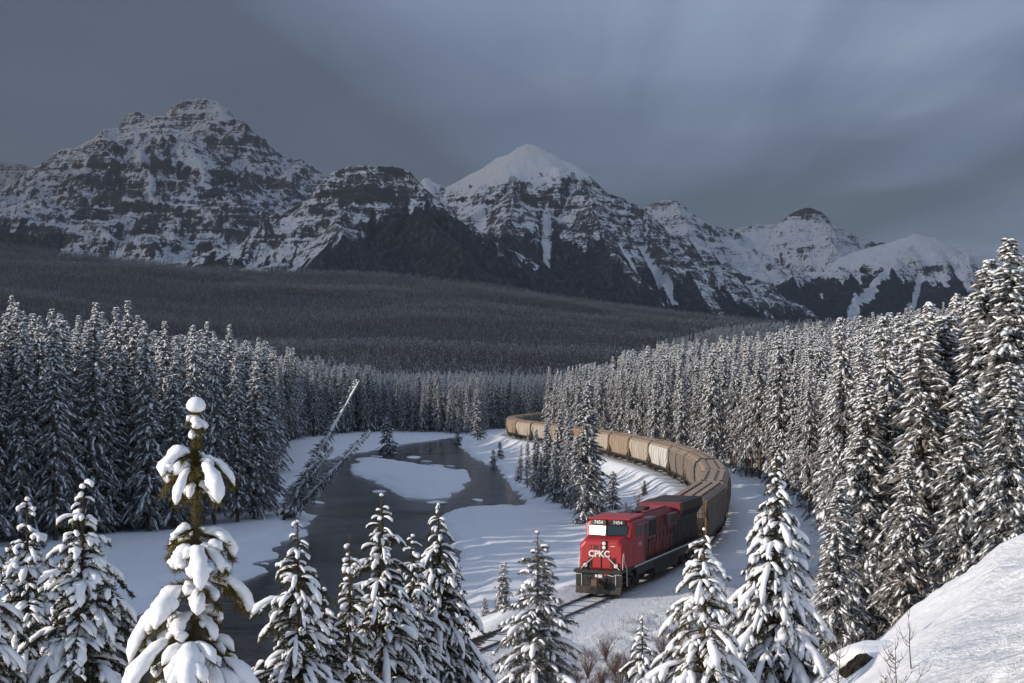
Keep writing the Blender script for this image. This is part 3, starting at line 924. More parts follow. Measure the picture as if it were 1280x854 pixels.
    MB().loft([[(-10.1, -1.05, 3.30), (-10.1, 1.05, 3.30), (-10.1, 1.55, 4.05), (-10.1, 1.46, 4.62), (-10.1, -1.46, 4.62), (-10.1, -1.55, 4.05)],
               [(-4.31, -1.05, 3.30), (-4.31, 1.05, 3.30), (-4.31, 1.55, 4.05), (-4.31, 1.46, 4.62), (-4.31, -1.46, 4.62), (-4.31, -1.55, 4.05)]]).build('radiator_housing', M['black'], wing, bevel=0.02)
    for sy in (-1, 1):
        for k in range(6):
            x = -9.7 + k * 0.88
            MB().loft([[(x, sy * 1.20, 3.50), (x + 0.76, sy * 1.20, 3.50), (x + 0.76, sy * 1.55, 4.02), (x, sy * 1.55, 4.02)][::sy], [(x, sy * 1.22, 3.48), (x + 0.76, sy * 1.22, 3.48), (x + 0.76, sy * 1.57, 4.0), (x, sy * 1.57, 4.0)][::sy]]).build('radiator_grille', M['under'], wing)
    for k in range(4):
        MB().box(-9.8 + k * 1.35, -8.6 + k * 1.35, -1.15, 1.15, 4.62, 4.655).build('radiator_screen', M['under'], wing)
    rear = MB().loft([hsec(-10.3, 1.05, 3.95, 0.2), hsec(-3.41, 1.05, 4.30, 0.25)]).build('rear_hood', M['black'], L, bevel=0.02)
    for sy in (-1, 1):
        for i, x in enumerate(np.arange(-10.1, -3.6, 0.92)):
            MB().box(x, x + 0.84, sy * 1.055 - 0.02, sy * 1.055 + 0.02, 1.8, 3.2).build('hood_door', M['black'], rear)
    # handrails and stanchions
    for sy in (-1, 1):
        hr = MB()
        hr.tube([(-10.6, sy * 1.48, 2.62), (5.2, sy * 1.48, 2.62)], 0.02, 5)
        for x in np.arange(-10.6, 5.3, 1.98): hr.tube([(x, sy * 1.48, 1.58), (x, sy * 1.48, 2.62)], 0.02, 5)
        hr.build('handrail', M['black'], L)
        # white front rails sweeping down to the steps
        fr = MB().tube([(10.18, sy * 0.48, 2.28), (10.30, sy * 1.10, 1.72), (10.42, sy * 1.40, 1.45), (10.42, sy * 1.42, 0.82), (10.5, sy * 1.1, 0.72)], 0.026, 6)
        fr.tube([(9.9, sy * 1.38, 2.62), (9.95, sy * 1.42, 2.10), (9.75, sy * 1.52, 1.62), (9.72, sy * 1.54, 0.55)], 0.026, 6)
        fr.tube([(10.2, sy * 1.40, 1.58), (10.2, sy * 1.42, 2.35), (9.9, sy * 1.38, 2.62)], 0.02, 6)
        fr.build('front_handrail', M['white_paint'], L)
        stp = MB()
        for z in (0.45, 0.80, 1.15): stp.box(9.75, 10.4, sy * 1.30 - 0.2, sy * 1.30 + 0.2, z, z + 0.05)
        stp.box(9.68, 9.75, sy * 1.32 - 0.2, sy * 1.32 + 0.2, 0.4, 1.45)
        stp.build('step_well', M['black'], L)
    # front end plate, plow, coupler
    MB().box(10.4, 10.55, -1.48, 1.48, 0.62, 1.55).build('pilot_plate', M['black'], L, bevel=0.02)
    MB().box(10.55, 10.72, -1.0, 1.0, 1.46, 1.56).build('anticlimber', M['white_paint'], L, bevel=0.02)
    plow = MB().loft([[(10.45, -1.45, 0.62), (10.45, 1.45, 0.62), (10.45, 1.50, 0.18), (10.45, -1.50, 0.18)],
                      [(10.58, -1.45, 0.62), (10.58, 1.45, 0.62), (10.80, 1.42, 0.16), (10.80, -1.42, 0.16)]]).build('snow_plow', M['under'], L, bevel=0.02)
    MB().loft([[(10.5, -1.0, 0.60), (10.5, 1.0, 0.60), (10.6, 1.3, 0.2), (10.6, -1.3, 0.2)], [(10.70, -0.08, 0.56), (10.70, 0.08, 0.56), (11.05, 0.08, 0.16), (11.05, -0.08, 0.16)]]).build('plow_prow', M['black'], plow)
    MB().box(10.5, 11.3, -0.13, 0.13, 0.82, 1.05).box(11.1, 11.5, -0.20, 0.16, 0.72, 1.12).build('coupler', M['sand'], L, bevel=0.03)
    for y in (-0.55, -0.75, 0.5, 0.7):
        MB().tube([(10.55, y, 1.15), (10.75, y * 0.9, 0.8), (10.72, y * 0.6, 0.45)], 0.028, 6).build('air_hose', M['under'], L)
    MB().disc((10.60, 0.42, 1.34), (1, 0, 0), 0.10, 0.08, 12).build('red_marker', M['red_lens'], L)
    for sy in (-1, 1):
        for z in (0.66, 0.98, 1.30):
            MB().box(10.55, 10.62, sy * 1.28 - 0.17, sy * 1.28 + 0.17, z, z + 0.035).build('step_edge', M['white_paint'] if z > 1.2 else M['under'], L)
        MB().tube([(10.60, sy * 1.08, 0.62), (10.60, sy * 1.08, 1.46)], 0.02, 6).build('step_rail', M['white_paint'], L)
    MB().box(10.55, 10.68, -0.42, 0.42, 0.66, 1.12).build('draft_gear_pocket', M['under'], L, bevel=0.03)
    MB().box(10.555, 10.575, -0.05, 0.22, 1.10, 1.36).box(10.555, 10.575, -0.24, -0.10, 1.14, 1.32).build('placard', M['white_paint'], L)
    MB().tube([(10.6, 0.3, 1.38), (10.64, 0.9, 1.24), (10.6, 1.3, 1.38)], 0.025, 6).build('uncoupling_lever', M['white_paint'], L)
    # tank and trucks
    MB().prism_y([(-2.9, 0.42), (2.9, 0.42), (3.2, 0.75), (3.2, 1.35), (-3.2, 1.35), (-3.2, 0.75)], -1.42, 1.42).build('fuel_tank', M['under'], L, bevel=0.06)
    for c in (-6.9, 6.9):
        truck(L, c, (c - 1.95, c, c + 1.95), 0.53, 0.76, long_half=2.75)
    MB().box(-11.3, -10.8, -0.13, 0.13, 0.82, 1.05).build('coupler', M['sand'], L)
    return L


def place_on_track(o, s_mid, half):
    a = track_at(s_mid - half); b = track_at(s_mid + half)
    m = (a + b) / 2
    o.location = (m[0], m[1], RAIL_TOP)
    o.rotation_euler = (0, 0, math.atan2(a[1] - b[1], a[0] - b[0]))      # nose towards the viewer end of the line


loco = build_loco()
place_on_track(loco, S_FRONT + 11.1, 6.9)


# ------------------------------------------------------------------ grain hopper cars
def mat_hopper(name, base, rust=0.35, dark=0.3):
    t = NT(name)
    c = t.obj()
    streak = t.noise(1.0, 5, 0.65, t.scaled(c, (1.7, 1.0, 0.12)))
    blot = t.noise(0.5, 5, 0.7, c)
    fine = t.noise(7.0, 4, 0.7, c)
    col = t.mix(t.math('MULTIPLY', t.ramp(streak, [(0.44, 0.0), (0.72, 1.0)]), dark), base, tuple(x * 0.35 for x in base))
    col = t.mix(t.math('MULTIPLY', t.ramp(blot, [(0.48, 0.0), (0.72, 1.0)]), rust), col, (0.20, 0.10, 0.055))
    col = t.mix(t.math('MULTIPLY', t.ramp(fine, [(0.55, 0.0), (0.75, 1.0)]), 0.25), col, (0.10, 0.075, 0.06))
    t.bsdf(col, 0.65, 0, 0.3)
    return t.m


HOP = {
    'taupe': mat_hopper('hopper_taupe', (0.19, 0.165, 0.14), 0.35, 0.55),
    'tan': mat_hopper('hopper_tan', (0.36, 0.27, 0.185), 0.6, 0.75),
    'cream': mat_hopper('hopper_cream', (0.47, 0.41, 0.33), 0.4, 0.75),
    'white': mat_hopper('hopper_white', (0.62, 0.60, 0.55), 0.2, 0.5),
    'brown': mat_hopper('hopper_brown', (0.27, 0.18, 0.12), 0.5, 0.6),
    'steel': mat_hopper('hopper_shaded_grey', (0.16, 0.165, 0.165), 0.2, 0.3),  # rear cars: the shade on them is put into a darker grey
}
M['hopper_roof'] = mat_hopper('hopper_roof', (0.36, 0.27, 0.20), 0.4, 0.3)
M['orange'] = mat_plain('orange_lit_frame', (0.32, 0.19, 0.08), 0.6, 0, 0.3, 0.4)  # orange light on the first car's end frame, put into its colour


def build_hopper():
    C = empty('hopper_car')
    HB = 8.28
    def cs(x, k=1.0):      # bulging side section
        return [(x, -1.40, 1.05), (x, 1.40, 1.05), (x, 1.56, 1.9), (x, 1.60, 2.8), (x, 1.56, 3.5), (x, 1.38, 4.02), (x, 0.95, 4.28), (x, -0.95, 4.28), (x, -1.38, 4.02), (x, -1.56, 3.5), (x, -1.60, 2.8), (x, -1.56, 1.9)]
    body = MB().loft([cs(-6.2), cs(6.2)], cap=False)
    # end bays: side sheets run the whole length above, slope sheets fall inwards
    for sx in (-1, 1):
        a = cs(6.2 * sx)
        b = [(HB * sx, y, max(z, 2.75)) for (x, y, z) in a]
        b = [(HB * sx, y, z if z > 2.8 else 2.75) for (x, y, z) in b]
        body.loft([a, b] if sx > 0 else [b, a], cap=False)
        body.raw(b, [tuple(range(len(b))) if sx > 0 else tuple(range(len(b) - 1, -1, -1))])
    body.build('body', HOP['taupe'], C)
    def rib(x, sy):
        pts = [(1.40, 1.08), (1.56, 1.9), (1.60, 2.8), (1.56, 3.5), (1.38, 4.0)]
        a = [(x, sy * (y - 0.01), z) for y, z in pts] + [(x, sy * (y + 0.035), z) for y, z in reversed(pts)]
        b = [(x + 0.07, y, z) for _, y, z in a]
        return MB().loft([a, b] if sy < 0 else [b, a])
    for sy in (-1, 1):
        for x in (-5.6, -3.4, -1.15, 1.1, 3.3, 5.5):
            rib(x, sy).build('side_rib', M['hopper_roof'], C)
    roof = MB().loft([[(-HB - 0.05, -1.30, 4.10), (-HB - 0.05, 1.30, 4.10), (-HB - 0.05, 0.9, 4.33), (-HB - 0.05, -0.9, 4.33)], [(HB + 0.05, -1.30, 4.10), (HB + 0.05, 1.30, 4.10), (HB + 0.05, 0.9, 4.33), (HB + 0.05, -0.9, 4.33)]]).build('roof', M['hopper_roof'], C)
    for k in range(4):
        x0 = -7.9 + k * 3.98
        MB().box(x0, x0 + 3.86, -0.30, 0.30, 4.33, 4.46).build('roof_hatch', M['hopper_roof'], roof, bevel=0.03)
    for sy in (-1, 1):
        MB().box(-HB, HB, sy * 0.80 - 0.22, sy * 0.80 + 0.22, 4.44, 4.475).build('running_board', M['hopper_roof'], roof)
        for x in np.arange(-7.8, 8, 3.9):
            MB().box(x - 0.05, x + 0.05, sy * 0.80 - 0.2, sy * 0.80 + 0.2, 4.30, 4.44).build('board_bracket', M['hopper_roof'], roof)
        MB().box(-HB - 0.2, HB + 0.2, sy * 1.36 - 0.08, sy * 1.36 + 0.08, 0.98, 1.22).build('side_sill', M['under'], C)
        MB().box(-HB, HB, sy * 1.40 - 0.06, sy * 1.40 + 0.06, 3.93, 4.05).build('top_rail', M['hopper_roof'], C)
    for sx in (-1, 1):
        end = MB()
        for sy in (-1, 1):
            end.box(*sorted((sx * 8.25, sx * 8.42)), sy * 1.36 - 0.07, sy * 1.36 + 0.07, 1.1, 4.0)
            end.tube([(sx * 8.3, sy * 1.3, 1.1), (sx * 6.7, sy * 1.3, 2.4)], 0.05, 5)
        end.box(*sorted((sx * 8.25, sx * 8.42)), -1.3, 1.3, 1.0, 1.25)
        end.build('end_frame', M['under'], C)
        for sy in (-1, 1):
            lad = MB()
            y = sy * 1.05
            for yy in (y - 0.2, y + 0.2): lad.tube([(sx * 8.47, yy, 1.0), (sx * 8.47, yy, 4.2)], 0.018, 4)
            for z in np.arange(1.2, 4.2, 0.38): lad.tube([(sx * 8.47, y - 0.2, z), (sx * 8.47, y + 0.2, z)], 0.015, 4)
            lad.build('ladder', M['under'], C)
        MB().box(*sorted((sx * 8.3, sx * 9.14)), -0.13, 0.13, 0.80, 1.02).build('coupler', M['sand'], C)
        truck(C, sx * 6.45, (sx * 6.45 - 0.88, sx * 6.45 + 0.88), 0.46, 0.76, long_half=1.25)
    MB().box(-8.3, 8.3, -0.25, 0.25, 0.82, 1.06).build('centre_sill', M['under'], C)
    for k in range(4):
        x = -4.05 + k * 2.7
        MB().loft([[(x - 0.25, -0.6, 0.38), (x + 0.25, -0.6, 0.38), (x + 0.25, 0.6, 0.38), (x - 0.25, 0.6, 0.38)], [(x - 1.2, -1.35, 1.08), (x + 1.2, -1.35, 1.08), (x + 1.2, 1.35, 1.08), (x - 1.2, 1.35, 1.08)]]).build('hopper_outlet', M['under'], C)
    return C


def copy_tree(o, parent=None):
    c = o.copy()
    COL.objects.link(c)
    c.parent = parent
    for ch in list(o.children):
        copy_tree(ch, c)
    return c


ORD = ['first', 'second', 'third', 'fourth', 'fifth', 'sixth', 'seventh', 'eighth', 'ninth', 'tenth', 'eleventh', 'twelfth', 'thirteenth', 'fourteenth', 'fifteenth', 'sixteenth', 'seventeenth', 'eighteenth', 'nineteenth', 'twentieth']
LOOK = ['taupe', 'taupe', 'taupe', 'taupe', 'taupe', 'white', 'cream', 'tan', 'cream', 'brown', 'tan', 'cream', 'cream', 'tan', 'brown', 'steel', 'steel', 'steel', 'steel', 'steel']
WORD = {'taupe': 'grey brown', 'tan': 'rusty tan', 'cream': 'cream', 'white': 'off white', 'brown': 'rust brown', 'steel': 'shaded grey'}
proto_car = build_hopper()
S0 = S_FRONT + 22.65
SPACING = 18.35
cars = []
for i in range(19):
    car = proto_car if i == 0 else copy_tree(proto_car)
    place_on_track(car, S0 + 9.2 + i * SPACING, 6.45)
    for ch in car.children:
        if ch.name.split('.')[0] == 'body':
            ch.material_slots[0].link = 'OBJECT'
            ch.material_slots[0].material = HOP[LOOK[i]]
    if i == 0:
        for ch in car.children:
            if ch.name.split('.')[0] == 'end_frame' and ch.data.vertices[0].co.x > 0:
                ch.material_slots[0].link = 'OBJECT'; ch.material_slots[0].material = M['orange']
    tag(car, f'{WORD[LOOK[i]]} covered grain hopper, {ORD[i]} car behind the red locomotive', 'rail car', 'grain hopper cars of the train')
    cars.append(car)
# ------------------------------------------------------------------ conifers
def tris_from(base, tip, side, w):
    """thin triangles: base centre, tip, half-width vector"""
    n = len(base)
    V = np.empty((n, 3, 3))
    V[:, 0] = base - side * w[:, None]; V[:, 1] = base + side * w[:, None]; V[:, 2] = tip
    return V.reshape(-1, 3), np.arange(n * 3).reshape(n, 3)


OCT_V = np.array([(1, 0, 0), (0.25, 0.8, 0.05), (-0.9, 0.35, 0), (-0.8, -0.5, 0.05), (0.3, -0.85, 0), (0, 0, 0.75), (0.0, 0.0, -0.35)])
OCT_F = np.array([(0, 1, 5), (1, 2, 5), (2, 3, 5), (3, 4, 5), (4, 0, 5), (1, 0, 6), (2, 1, 6), (3, 2, 6), (4, 3, 6), (0, 4, 6)])


def trunk_arrays(h, r0, n=6, rings=5, lean=(0, 0), z0=-0.6):
    zs = np.linspace(z0, h, rings); V = []
    for z in zs:
        k = max(0.0, z / h)
        r = r0 * (1 - 0.95 * k)
        for i in range(n):
            a = 2 * math.pi * i / n
            V.append((r * math.cos(a) + lean[0] * k * k, r * math.sin(a) + lean[1] * k * k, z))
    F = []
    for j in range(rings - 1):
        for i in range(n):
            F.append((j * n + i, j * n + (i + 1) % n, (j + 1) * n + (i + 1) % n)); F.append((j * n + i, (j + 1) * n + (i + 1) % n, (j + 1) * n + i))
    return np.array(V, float), np.array(F)


class Acc:
    def __init__(self): self.v = []; self.f = []; self.n = 0
    def add(self, v, f):
        self.v.append(np.asarray(v, float)); self.f.append(np.asarray(f) + self.n); self.n += len(v)
    def get(self):
        if not self.v: return np.zeros((0, 3)), np.zeros((0, 3), int)
        return np.vstack(self.v), np.vstack(self.f)


def forest_tree(seed, h=20.0, spread=0.15, bare=0.08, n_branch=230, snow=0.8, pine=False, tw=9, lumps=3):
    """mid-distance conifer: returns arrays for trunk, crown, snow"""
    rg = np.random.default_rng(seed)
    crown = Acc(); sn = Acc()
    lean = (rg.normal(0, 0.016) * h, rg.normal(0, 0.016) * h)
    u = rg.random(n_branch) ** (0.80)
    u = np.sort(u)                          # 0 = bottom of crown, 1 = top
    for i in range(n_branch):
        k = u[i]
        z = h * (bare + (1 - bare) * k)
        Lmax = h * spread * (1 - k) ** (0.72 if not pine else 0.5) * (1 if not pine else (0.35 + 0.65 * math.sin(math.pi * min(1, 0.15 + k))))
        if k < 0.15 and not pine: Lmax *= 0.7 + 2.0 * k
        L = Lmax * rg.uniform(0.42, 1.2) * (1 + 0.28 * math.sin(i * 2.39996 + seed) * (1 - k)) + 0.22
        if rg.random() < 0.06: continue
        a = i * 2.39996 + rg.normal(0, 0.6)
        ca, sa = math.cos(a), math.sin(a)
        rise = rg.normal(0.05 + 0.25 * k, 0.12); droop = rg.uniform(0.35, 0.75) * (1.15 - 0.5 * k)
        cxk = lean[0] * (z / h) ** 2; cyk = lean[1] * (z / h) ** 2
        def sp(t):
            t = np.asarray(t)[:, None]
            out = np.concatenate([np.zeros_like(t) + cxk + ca * L * t, np.zeros_like(t) + cyk + sa * L * t, z + L * (rise * t - droop * t * t)], 1)
            return out
        tt = np.concatenate([np.linspace(0.18, 0.98, tw), np.linspace(0.25, 1.0, tw)])
        sd = np.concatenate([np.full(tw, 1.0), np.full(tw, -1.0)])
        P = sp(tt + rg.normal(0, 0.03, len(tt)))
        ln = L * (0.42 * (1 - tt) + 0.12) * rg.uniform(0.7, 1.3, len(tt)) + 0.12
        per = np.stack([-sa * sd, ca * sd, np.zeros_like(sd)], 1)
        fwd = np.array([ca, sa, rise - 1.2 * droop])[None, :]
        dirs = per * rg.uniform(0.5, 1.0, len(tt))[:, None] + fwd * rg.uniform(0.5, 1.0, len(tt))[:, None]
        dirs[:, 2] -= rg.uniform(0.05, 0.75, len(tt))
        dirs /= np.linalg.norm(dirs, axis=1, keepdims=True)
        tip = P + dirs * ln[:, None]
        side = np.cross(dirs, rg.normal(0, 1, (len(tt), 3)) + np.array([0, 0, 1.2])); side /= np.linalg.norm(side, axis=1, keepdims=True)
        v, f = tris_from(P, tip, side, np.clip(ln * 0.22, 0.05, 0.16))
        crown.add(v, f)
        # main spine as a blade
        Q = sp(np.array([0.0, 0.5, 1.0]))
        wv = np.array([-sa, ca, 0]) * 0.07
        crown.add(np.vstack([Q[0] - wv, Q[0] + wv, Q[1] + wv, Q[1] - wv, Q[2]]), np.array([(0, 1, 2), (0, 2, 3), (3, 2, 4)]))
        # snow lumps lying on the branch and its side sprays
        m = rg.poisson(lumps * snow * (0.75 + 0.5 * k))
        for q in range(m):
            t0 = rg.uniform(0.3, 1.0)
            c = sp(np.array([t0]))[0] + np.array([-sa, ca, 0]) * rg.normal(0, 0.16) * L * (1.1 - t0)
            c[2] += 0.03
            sl = rise - 2 * droop * t0
            ll = rg.uniform(0.13, 0.33) * (0.55 + 0.30 * L); ww = ll * rg.uniform(0.35, 0.7); hh = rg.uniform(0.06, 0.14) * (0.7 + 0.2 * L)
            b = a + rg.normal(0, 0.5); cb, sb = math.cos(b), math.sin(b)
            O = OCT_V * rg.uniform(0.75, 1.25, (7, 1)) * np.array([ll, ww, hh])
            X = O[:, 0]; 
            v = np.stack([c[0] + cb * X - sb * O[:, 1], c[1] + sb * X + cb * O[:, 1], c[2] + O[:, 2] + sl * X], 1)
            sn.add(v, OCT_F)
    # snowy leader
    for q in range(4):
        O = OCT_V * np.array([0.10, 0.10, 0.16]) * (1 + 0.4 * q)
        sn.add(O + np.array([lean[0], lean[1], h - 0.25 - 0.35 * q]), OCT_F)
    return trunk_arrays(h, h * 0.011 + 0.03, 6, 5, lean), crown.get(), sn.get()


def variant(name, parts, needle, bark='bark', snow='tree_snow'):
    (tv, tf), (cv, cf), (sv, sf) = parts
    d = {'trunk': mesh_arrays(name + '_trunk', tv, tf, [M[bark]]), 'crown': mesh_arrays(name + '_crown', cv, cf, [M[needle]], smooth=False), 'snow': mesh_arrays(name + '_snow', sv, sf, [M[snow]], smooth=True)}
    V = np.vstack([tv, cv, sv]); F = np.vstack([tf, cf + len(tv), sf + len(tv) + len(cv)])
    idx = np.concatenate([np.zeros(len(tf)), np.ones(len(cf)), np.full(len(sf), 2)])
    d['joined'] = mesh_arrays(name, V, F, [M[bark], M[needle], M[snow]], idx, smooth=False)
    d['h'] = float(tv[:, 2].max())
    return d


VAR = []
for i in range(5):      # spruces
    VAR.append(variant(f'spruce_{i}', forest_tree(100 + i, 20, 0.120 + 0.012 * i, 0.05, 290, 1.75 + 0.15 * (i % 3), tw=9), 'needles'))
for i in range(3):      # lodgepole pines, bare below
    VAR.append(variant(f'pine_{i}', forest_tree(200 + i, 20, 0.115, 0.22 + 0.06 * i, 220, 1.6, True, tw=9), 'brown_needles', 'orange_bark'))
SMALL = [variant(f'sapling_{i}', forest_tree(300 + i, 6.0, 0.25, 0.02, 110, 0.95, tw=8), 'needles') for i in range(3)]
# far-off trees of the bench
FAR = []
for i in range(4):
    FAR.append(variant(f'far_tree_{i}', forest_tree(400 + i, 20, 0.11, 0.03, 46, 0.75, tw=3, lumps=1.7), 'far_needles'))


def plant(name, var, x, y, scale, rz, label, group=None, zoff=0.0, sxy=1.0, z=None):
    zz = float(ground_z(np.array([x]), np.array([y]))[0]) if z is None else z
    t_ = empty(name, (x, y, zz + zoff), rz)
    t_.scale = (scale * sxy, scale * sxy, scale)
    link(bpy.data.objects.new('trunk', var['trunk']), t_)
    cr = link(bpy.data.objects.new('crown', var['crown']), t_)
    s_ = link(bpy.data.objects.new('snow_load', var['snow']), cr)
    s_['kind'] = 'stuff'
    tag(t_, label, 'tree', group)
    return t_


def scatter_gn(name, pts, rot, scale, idx, meshes, label):
    me = bpy.data.meshes.new(name)
    me.vertices.add(len(pts)); me.vertices.foreach_set('co', np.ascontiguousarray(pts, np.float32).ravel())
    for nm, vals, ty in (('rot', rot, 'FLOAT'), ('size', scale, 'FLOAT'), ('pick', idx, 'INT')):
        at = me.attributes.new(nm, ty, 'POINT')
        at.data.foreach_set('value', np.ascontiguousarray(vals, np.int32 if ty == 'INT' else np.float32))
    o = bpy.data.objects.new(name, me)
    link(o)
    g = bpy.data.node_groups.new(name, 'GeometryNodeTree')
    g.interface.new_socket('Geometry', in_out='INPUT', socket_type='NodeSocketGeometry')
    g.interface.new_socket('Geometry', in_out='OUTPUT', socket_type='NodeSocketGeometry')
    N = g.nodes.new; Lk = g.links.new
    gi = N('NodeGroupInput'); go = N('NodeGroupOutput')
    ip = N('GeometryNodeInstanceOnPoints')
    jn = N('GeometryNodeJoinGeometry')
    for m in meshes:
        po = PROTO.get(m.name)
        if po is None:
            po = bpy.data.objects.new(m.name, m); PROTO[m.name] = po
        oi = N('GeometryNodeObjectInfo'); oi.inputs['Object'].default_value = po; oi.inputs['As Instance'].default_value = True
        Lk(oi.outputs['Geometry'], jn.inputs[0])
    def attr(nm, ty):
        a = N('GeometryNodeInputNamedAttribute'); a.data_type = ty; a.inputs['Name'].default_value = nm
        return a.outputs['Attribute']
    Lk(gi.outputs[0], ip.inputs['Points']); Lk(jn.outputs[0], ip.inputs['Instance'])
    ip.inputs['Pick Instance'].default_value = True
    Lk(attr('pick', 'INT'), ip.inputs['Instance Index'])
    cb = N('ShaderNodeCombineXYZ'); Lk(attr('rot', 'FLOAT'), cb.inputs['Z'])
    Lk(cb.outputs[0], ip.inputs['Rotation'])
    cs = N('ShaderNodeCombineXYZ'); sz = attr('size', 'FLOAT')
    for k in ('X', 'Y', 'Z'): Lk(sz, cs.inputs[k])
    Lk(cs.outputs[0], ip.inputs['Scale'])
    Lk(ip.outputs[0], go.inputs[0])
    md = o.modifiers.new('scatter', 'NODES'); md.node_group = g
    return tag(o, label, 'forest', kind='stuff')


PROTO = {}

# ------------------------------------------------------------------ where the forests stand
LEFT_EDGE = np.array([(-230, 40), (-110, 62), (-62, 73), (-58, 112), (-52, 126), (-47, 133), (-37, 149), (-29.5, 159), (-28.5, 172), (-36, 205), (-42, 252), (-54, 330), (-62, 415), (-52, 468), (-38, 478), (-26, 462), (-14, 440), (-10, 470), (0, 560), (0, 900), (-700, 900), (-700, 40)])


def spaced(n_try, sample, gap_fn, seed):
    rg = np.random.default_rng(seed)
    cell = {}
    out = []
    for (x, y) in sample(rg, n_try):
        g = gap_fn(x, y)
        key = (int(x // 6), int(y // 6)); ok = True
        for i in (-1, 0, 1):
            for j in (-1, 0, 1):
                for (a, b) in cell.get((key[0] + i, key[1] + j), ()):
                    if (a - x) ** 2 + (b - y) ** 2 < g * g: ok = False; break
                if not ok: break
            if not ok: break
        if ok:
            cell.setdefault(key, []).append((x, y)); out.append((x, y))
    return np.array(out)


def samp_fan(y0, y1, u0, u1, margin):
    def f(rg, n):
        # uniform over the trapezium that the view fan covers, plus a margin beside it
        y = np.sqrt(rg.random(n) * (y1 ** 2 - y0 ** 2) + y0 ** 2)
        u = rg.uniform(u0, u1, n)
        x = u * y + np.where(u < (u0 + u1) / 2, -1, 1) * rg.uniform(0, margin, n) * 0
        return list(zip(x.tolist(), y.tolist()))
    return f


cand = spaced(130000, samp_fan(40, 900, -0.60, 0.56, 0), lambda x, y: 1.95 + 0.0021 * y, 12)
extra = spaced(12000, lambda r, n: list(zip(r.uniform(-190, -40, n).tolist(), r.uniform(62, 290, n).tolist())), lambda x, y: 2.7, 13)
extra = extra[extra[:, 0] < -0.60 * extra[:, 1]]
cand = np.vstack([cand, extra])
cx0, cy0 = cand[:, 0], cand[:, 1]
sT = track_signed(cx0, cy0)
in_left = poly_sdf(LEFT_EDGE, cx0, cy0) < 0
edge_right = np.interp(cy0, [40, 48, 49, 60, 75, 100, 130, 150, 175], [99, 99, 13, 15.5, 18, 21.5, 26.5, 29, 0])
in_right = (sT > 9.5) & (cy0 > 45) & (cx0 > edge_right)
in_valley = (cy0 > 505) & (np.abs(sT) > 9)
land = land_sdf(cx0, cy0)
keep = ((in_left & (sT < -9)) | in_right | in_valley) & ((land > 2.0) | (cy0 > 480))
cand = cand[keep]; in_right = in_right[keep]; in_left = in_left[keep]
rg = np.random.default_rng(5)
n_c = len(cand)
zc = ground_z(cand[:, 0], cand[:, 1], False)
px_c = CX + F_PX * cand[:, 0] / cand[:, 1]
hgt = np.where(in_right, rg.uniform(13, 20.5, n_c), rg.uniform(15, 22, n_c))
left_near = in_left & (cand[:, 1] < 330)
hgt = np.where(left_near, rg.uniform(18, 25.5, n_c) * np.interp(px_c, [-400, 150, 280, 350, 420], [1.0, 1.0, 0.93, 0.84, 0.82]), hgt)
hgt = np.where(px_c < -80, rg.uniform(21, 27, n_c) * np.interp(cand[:, 1], [150, 220], [1, 0.8]), hgt)
hgt = np.where(cand[:, 1] > 420, rg.uniform(15, 20.5, n_c), hgt)
hgt = np.where((px_c < 470) & (cand[:, 1] > 250) & (cand[:, 1] < 620), rg.uniform(19, 25.5, n_c), hgt)
pick = np.where(rg.random(n_c) < np.where(in_right, 0.48, 0.12), rg.integers(5, 8, n_c), rg.integers(0, 5, n_c))
hgt = np.where(rg.random(n_c) < 0.12, hgt * rg.uniform(0.4, 0.75, n_c), hgt)
rotc = rg.uniform(0, 6.28, n_c)
# canopy heights as surveyed along the skyline of the woods
SKY_PX = [-600, 0, 60, 120, 200, 250, 300, 330, 400, 430, 500, 700, 755, 780, 850, 900, 1000, 1130, 1180, 1225, 1280, 1600]
SKY_PY = [366, 366, 374, 364, 368, 384, 408, 428, 449, 458, 465, 462, 455, 432, 426, 413, 403, 388, 378, 345, 318, 300]
top_max = EYE + (HORIZON - np.interp(px_c, SKY_PX, SKY_PY) + 5 - (np.abs(rg.normal(0, 4, n_c)) + (rg.random(n_c) < 0.6) * np.abs(rg.normal(0, 34, n_c))) * np.clip(150 / cand[:, 1], 0.25, 1.2)) / F_PX * cand[:, 1]
hgt = np.where(np.abs(px_c - 640) < 720, np.minimum(hgt, top_max - zc), hgt)
okh = hgt > 5.0
cand, in_right, in_left, zc, px_c, hgt, pick, rotc = cand[okh], in_right[okh], in_left[okh], zc[okh], px_c[okh], hgt[okh], pick[okh], rotc[okh]
n_c = len(cand)

# coarse depth picture to find the trees that show most
W_, H_ = 640, 427
idbuf = np.full((H_, W_), -1, int)
order = np.argsort(cand[:, 1])
for i in order[::-1]:
    x, y = cand[i]
    f = F_PX / 2
    pxm = CX / 2 + f * x / y; top = HORIZON / 2 - f * (zc[i] + hgt[i] - EYE) / y; bot = HORIZON / 2 - f * (zc[i] - EYE) / y; w = f * hgt[i] * 0.13 / y
    r0, r1 = max(0, int(top)), min(H_, int(bot) + 1)
    for r in range(r0, r1):
        hw = w * min(1, (r - top) / max(bot - top, 1) + 0.08)
        a, b = max(0, int(round(pxm - hw))), min(W_, int(round(pxm + hw)) + 1)
        if b > a: idbuf[r, a:b] = i
cnt = np.bincount(idbuf[idbuf >= 0].ravel(), minlength=n_c)
N_SINGLE = 240
single = np.zeros(n_c, bool)
single[np.argsort(-cnt)[:N_SINGLE]] = True
single &= cnt > 0

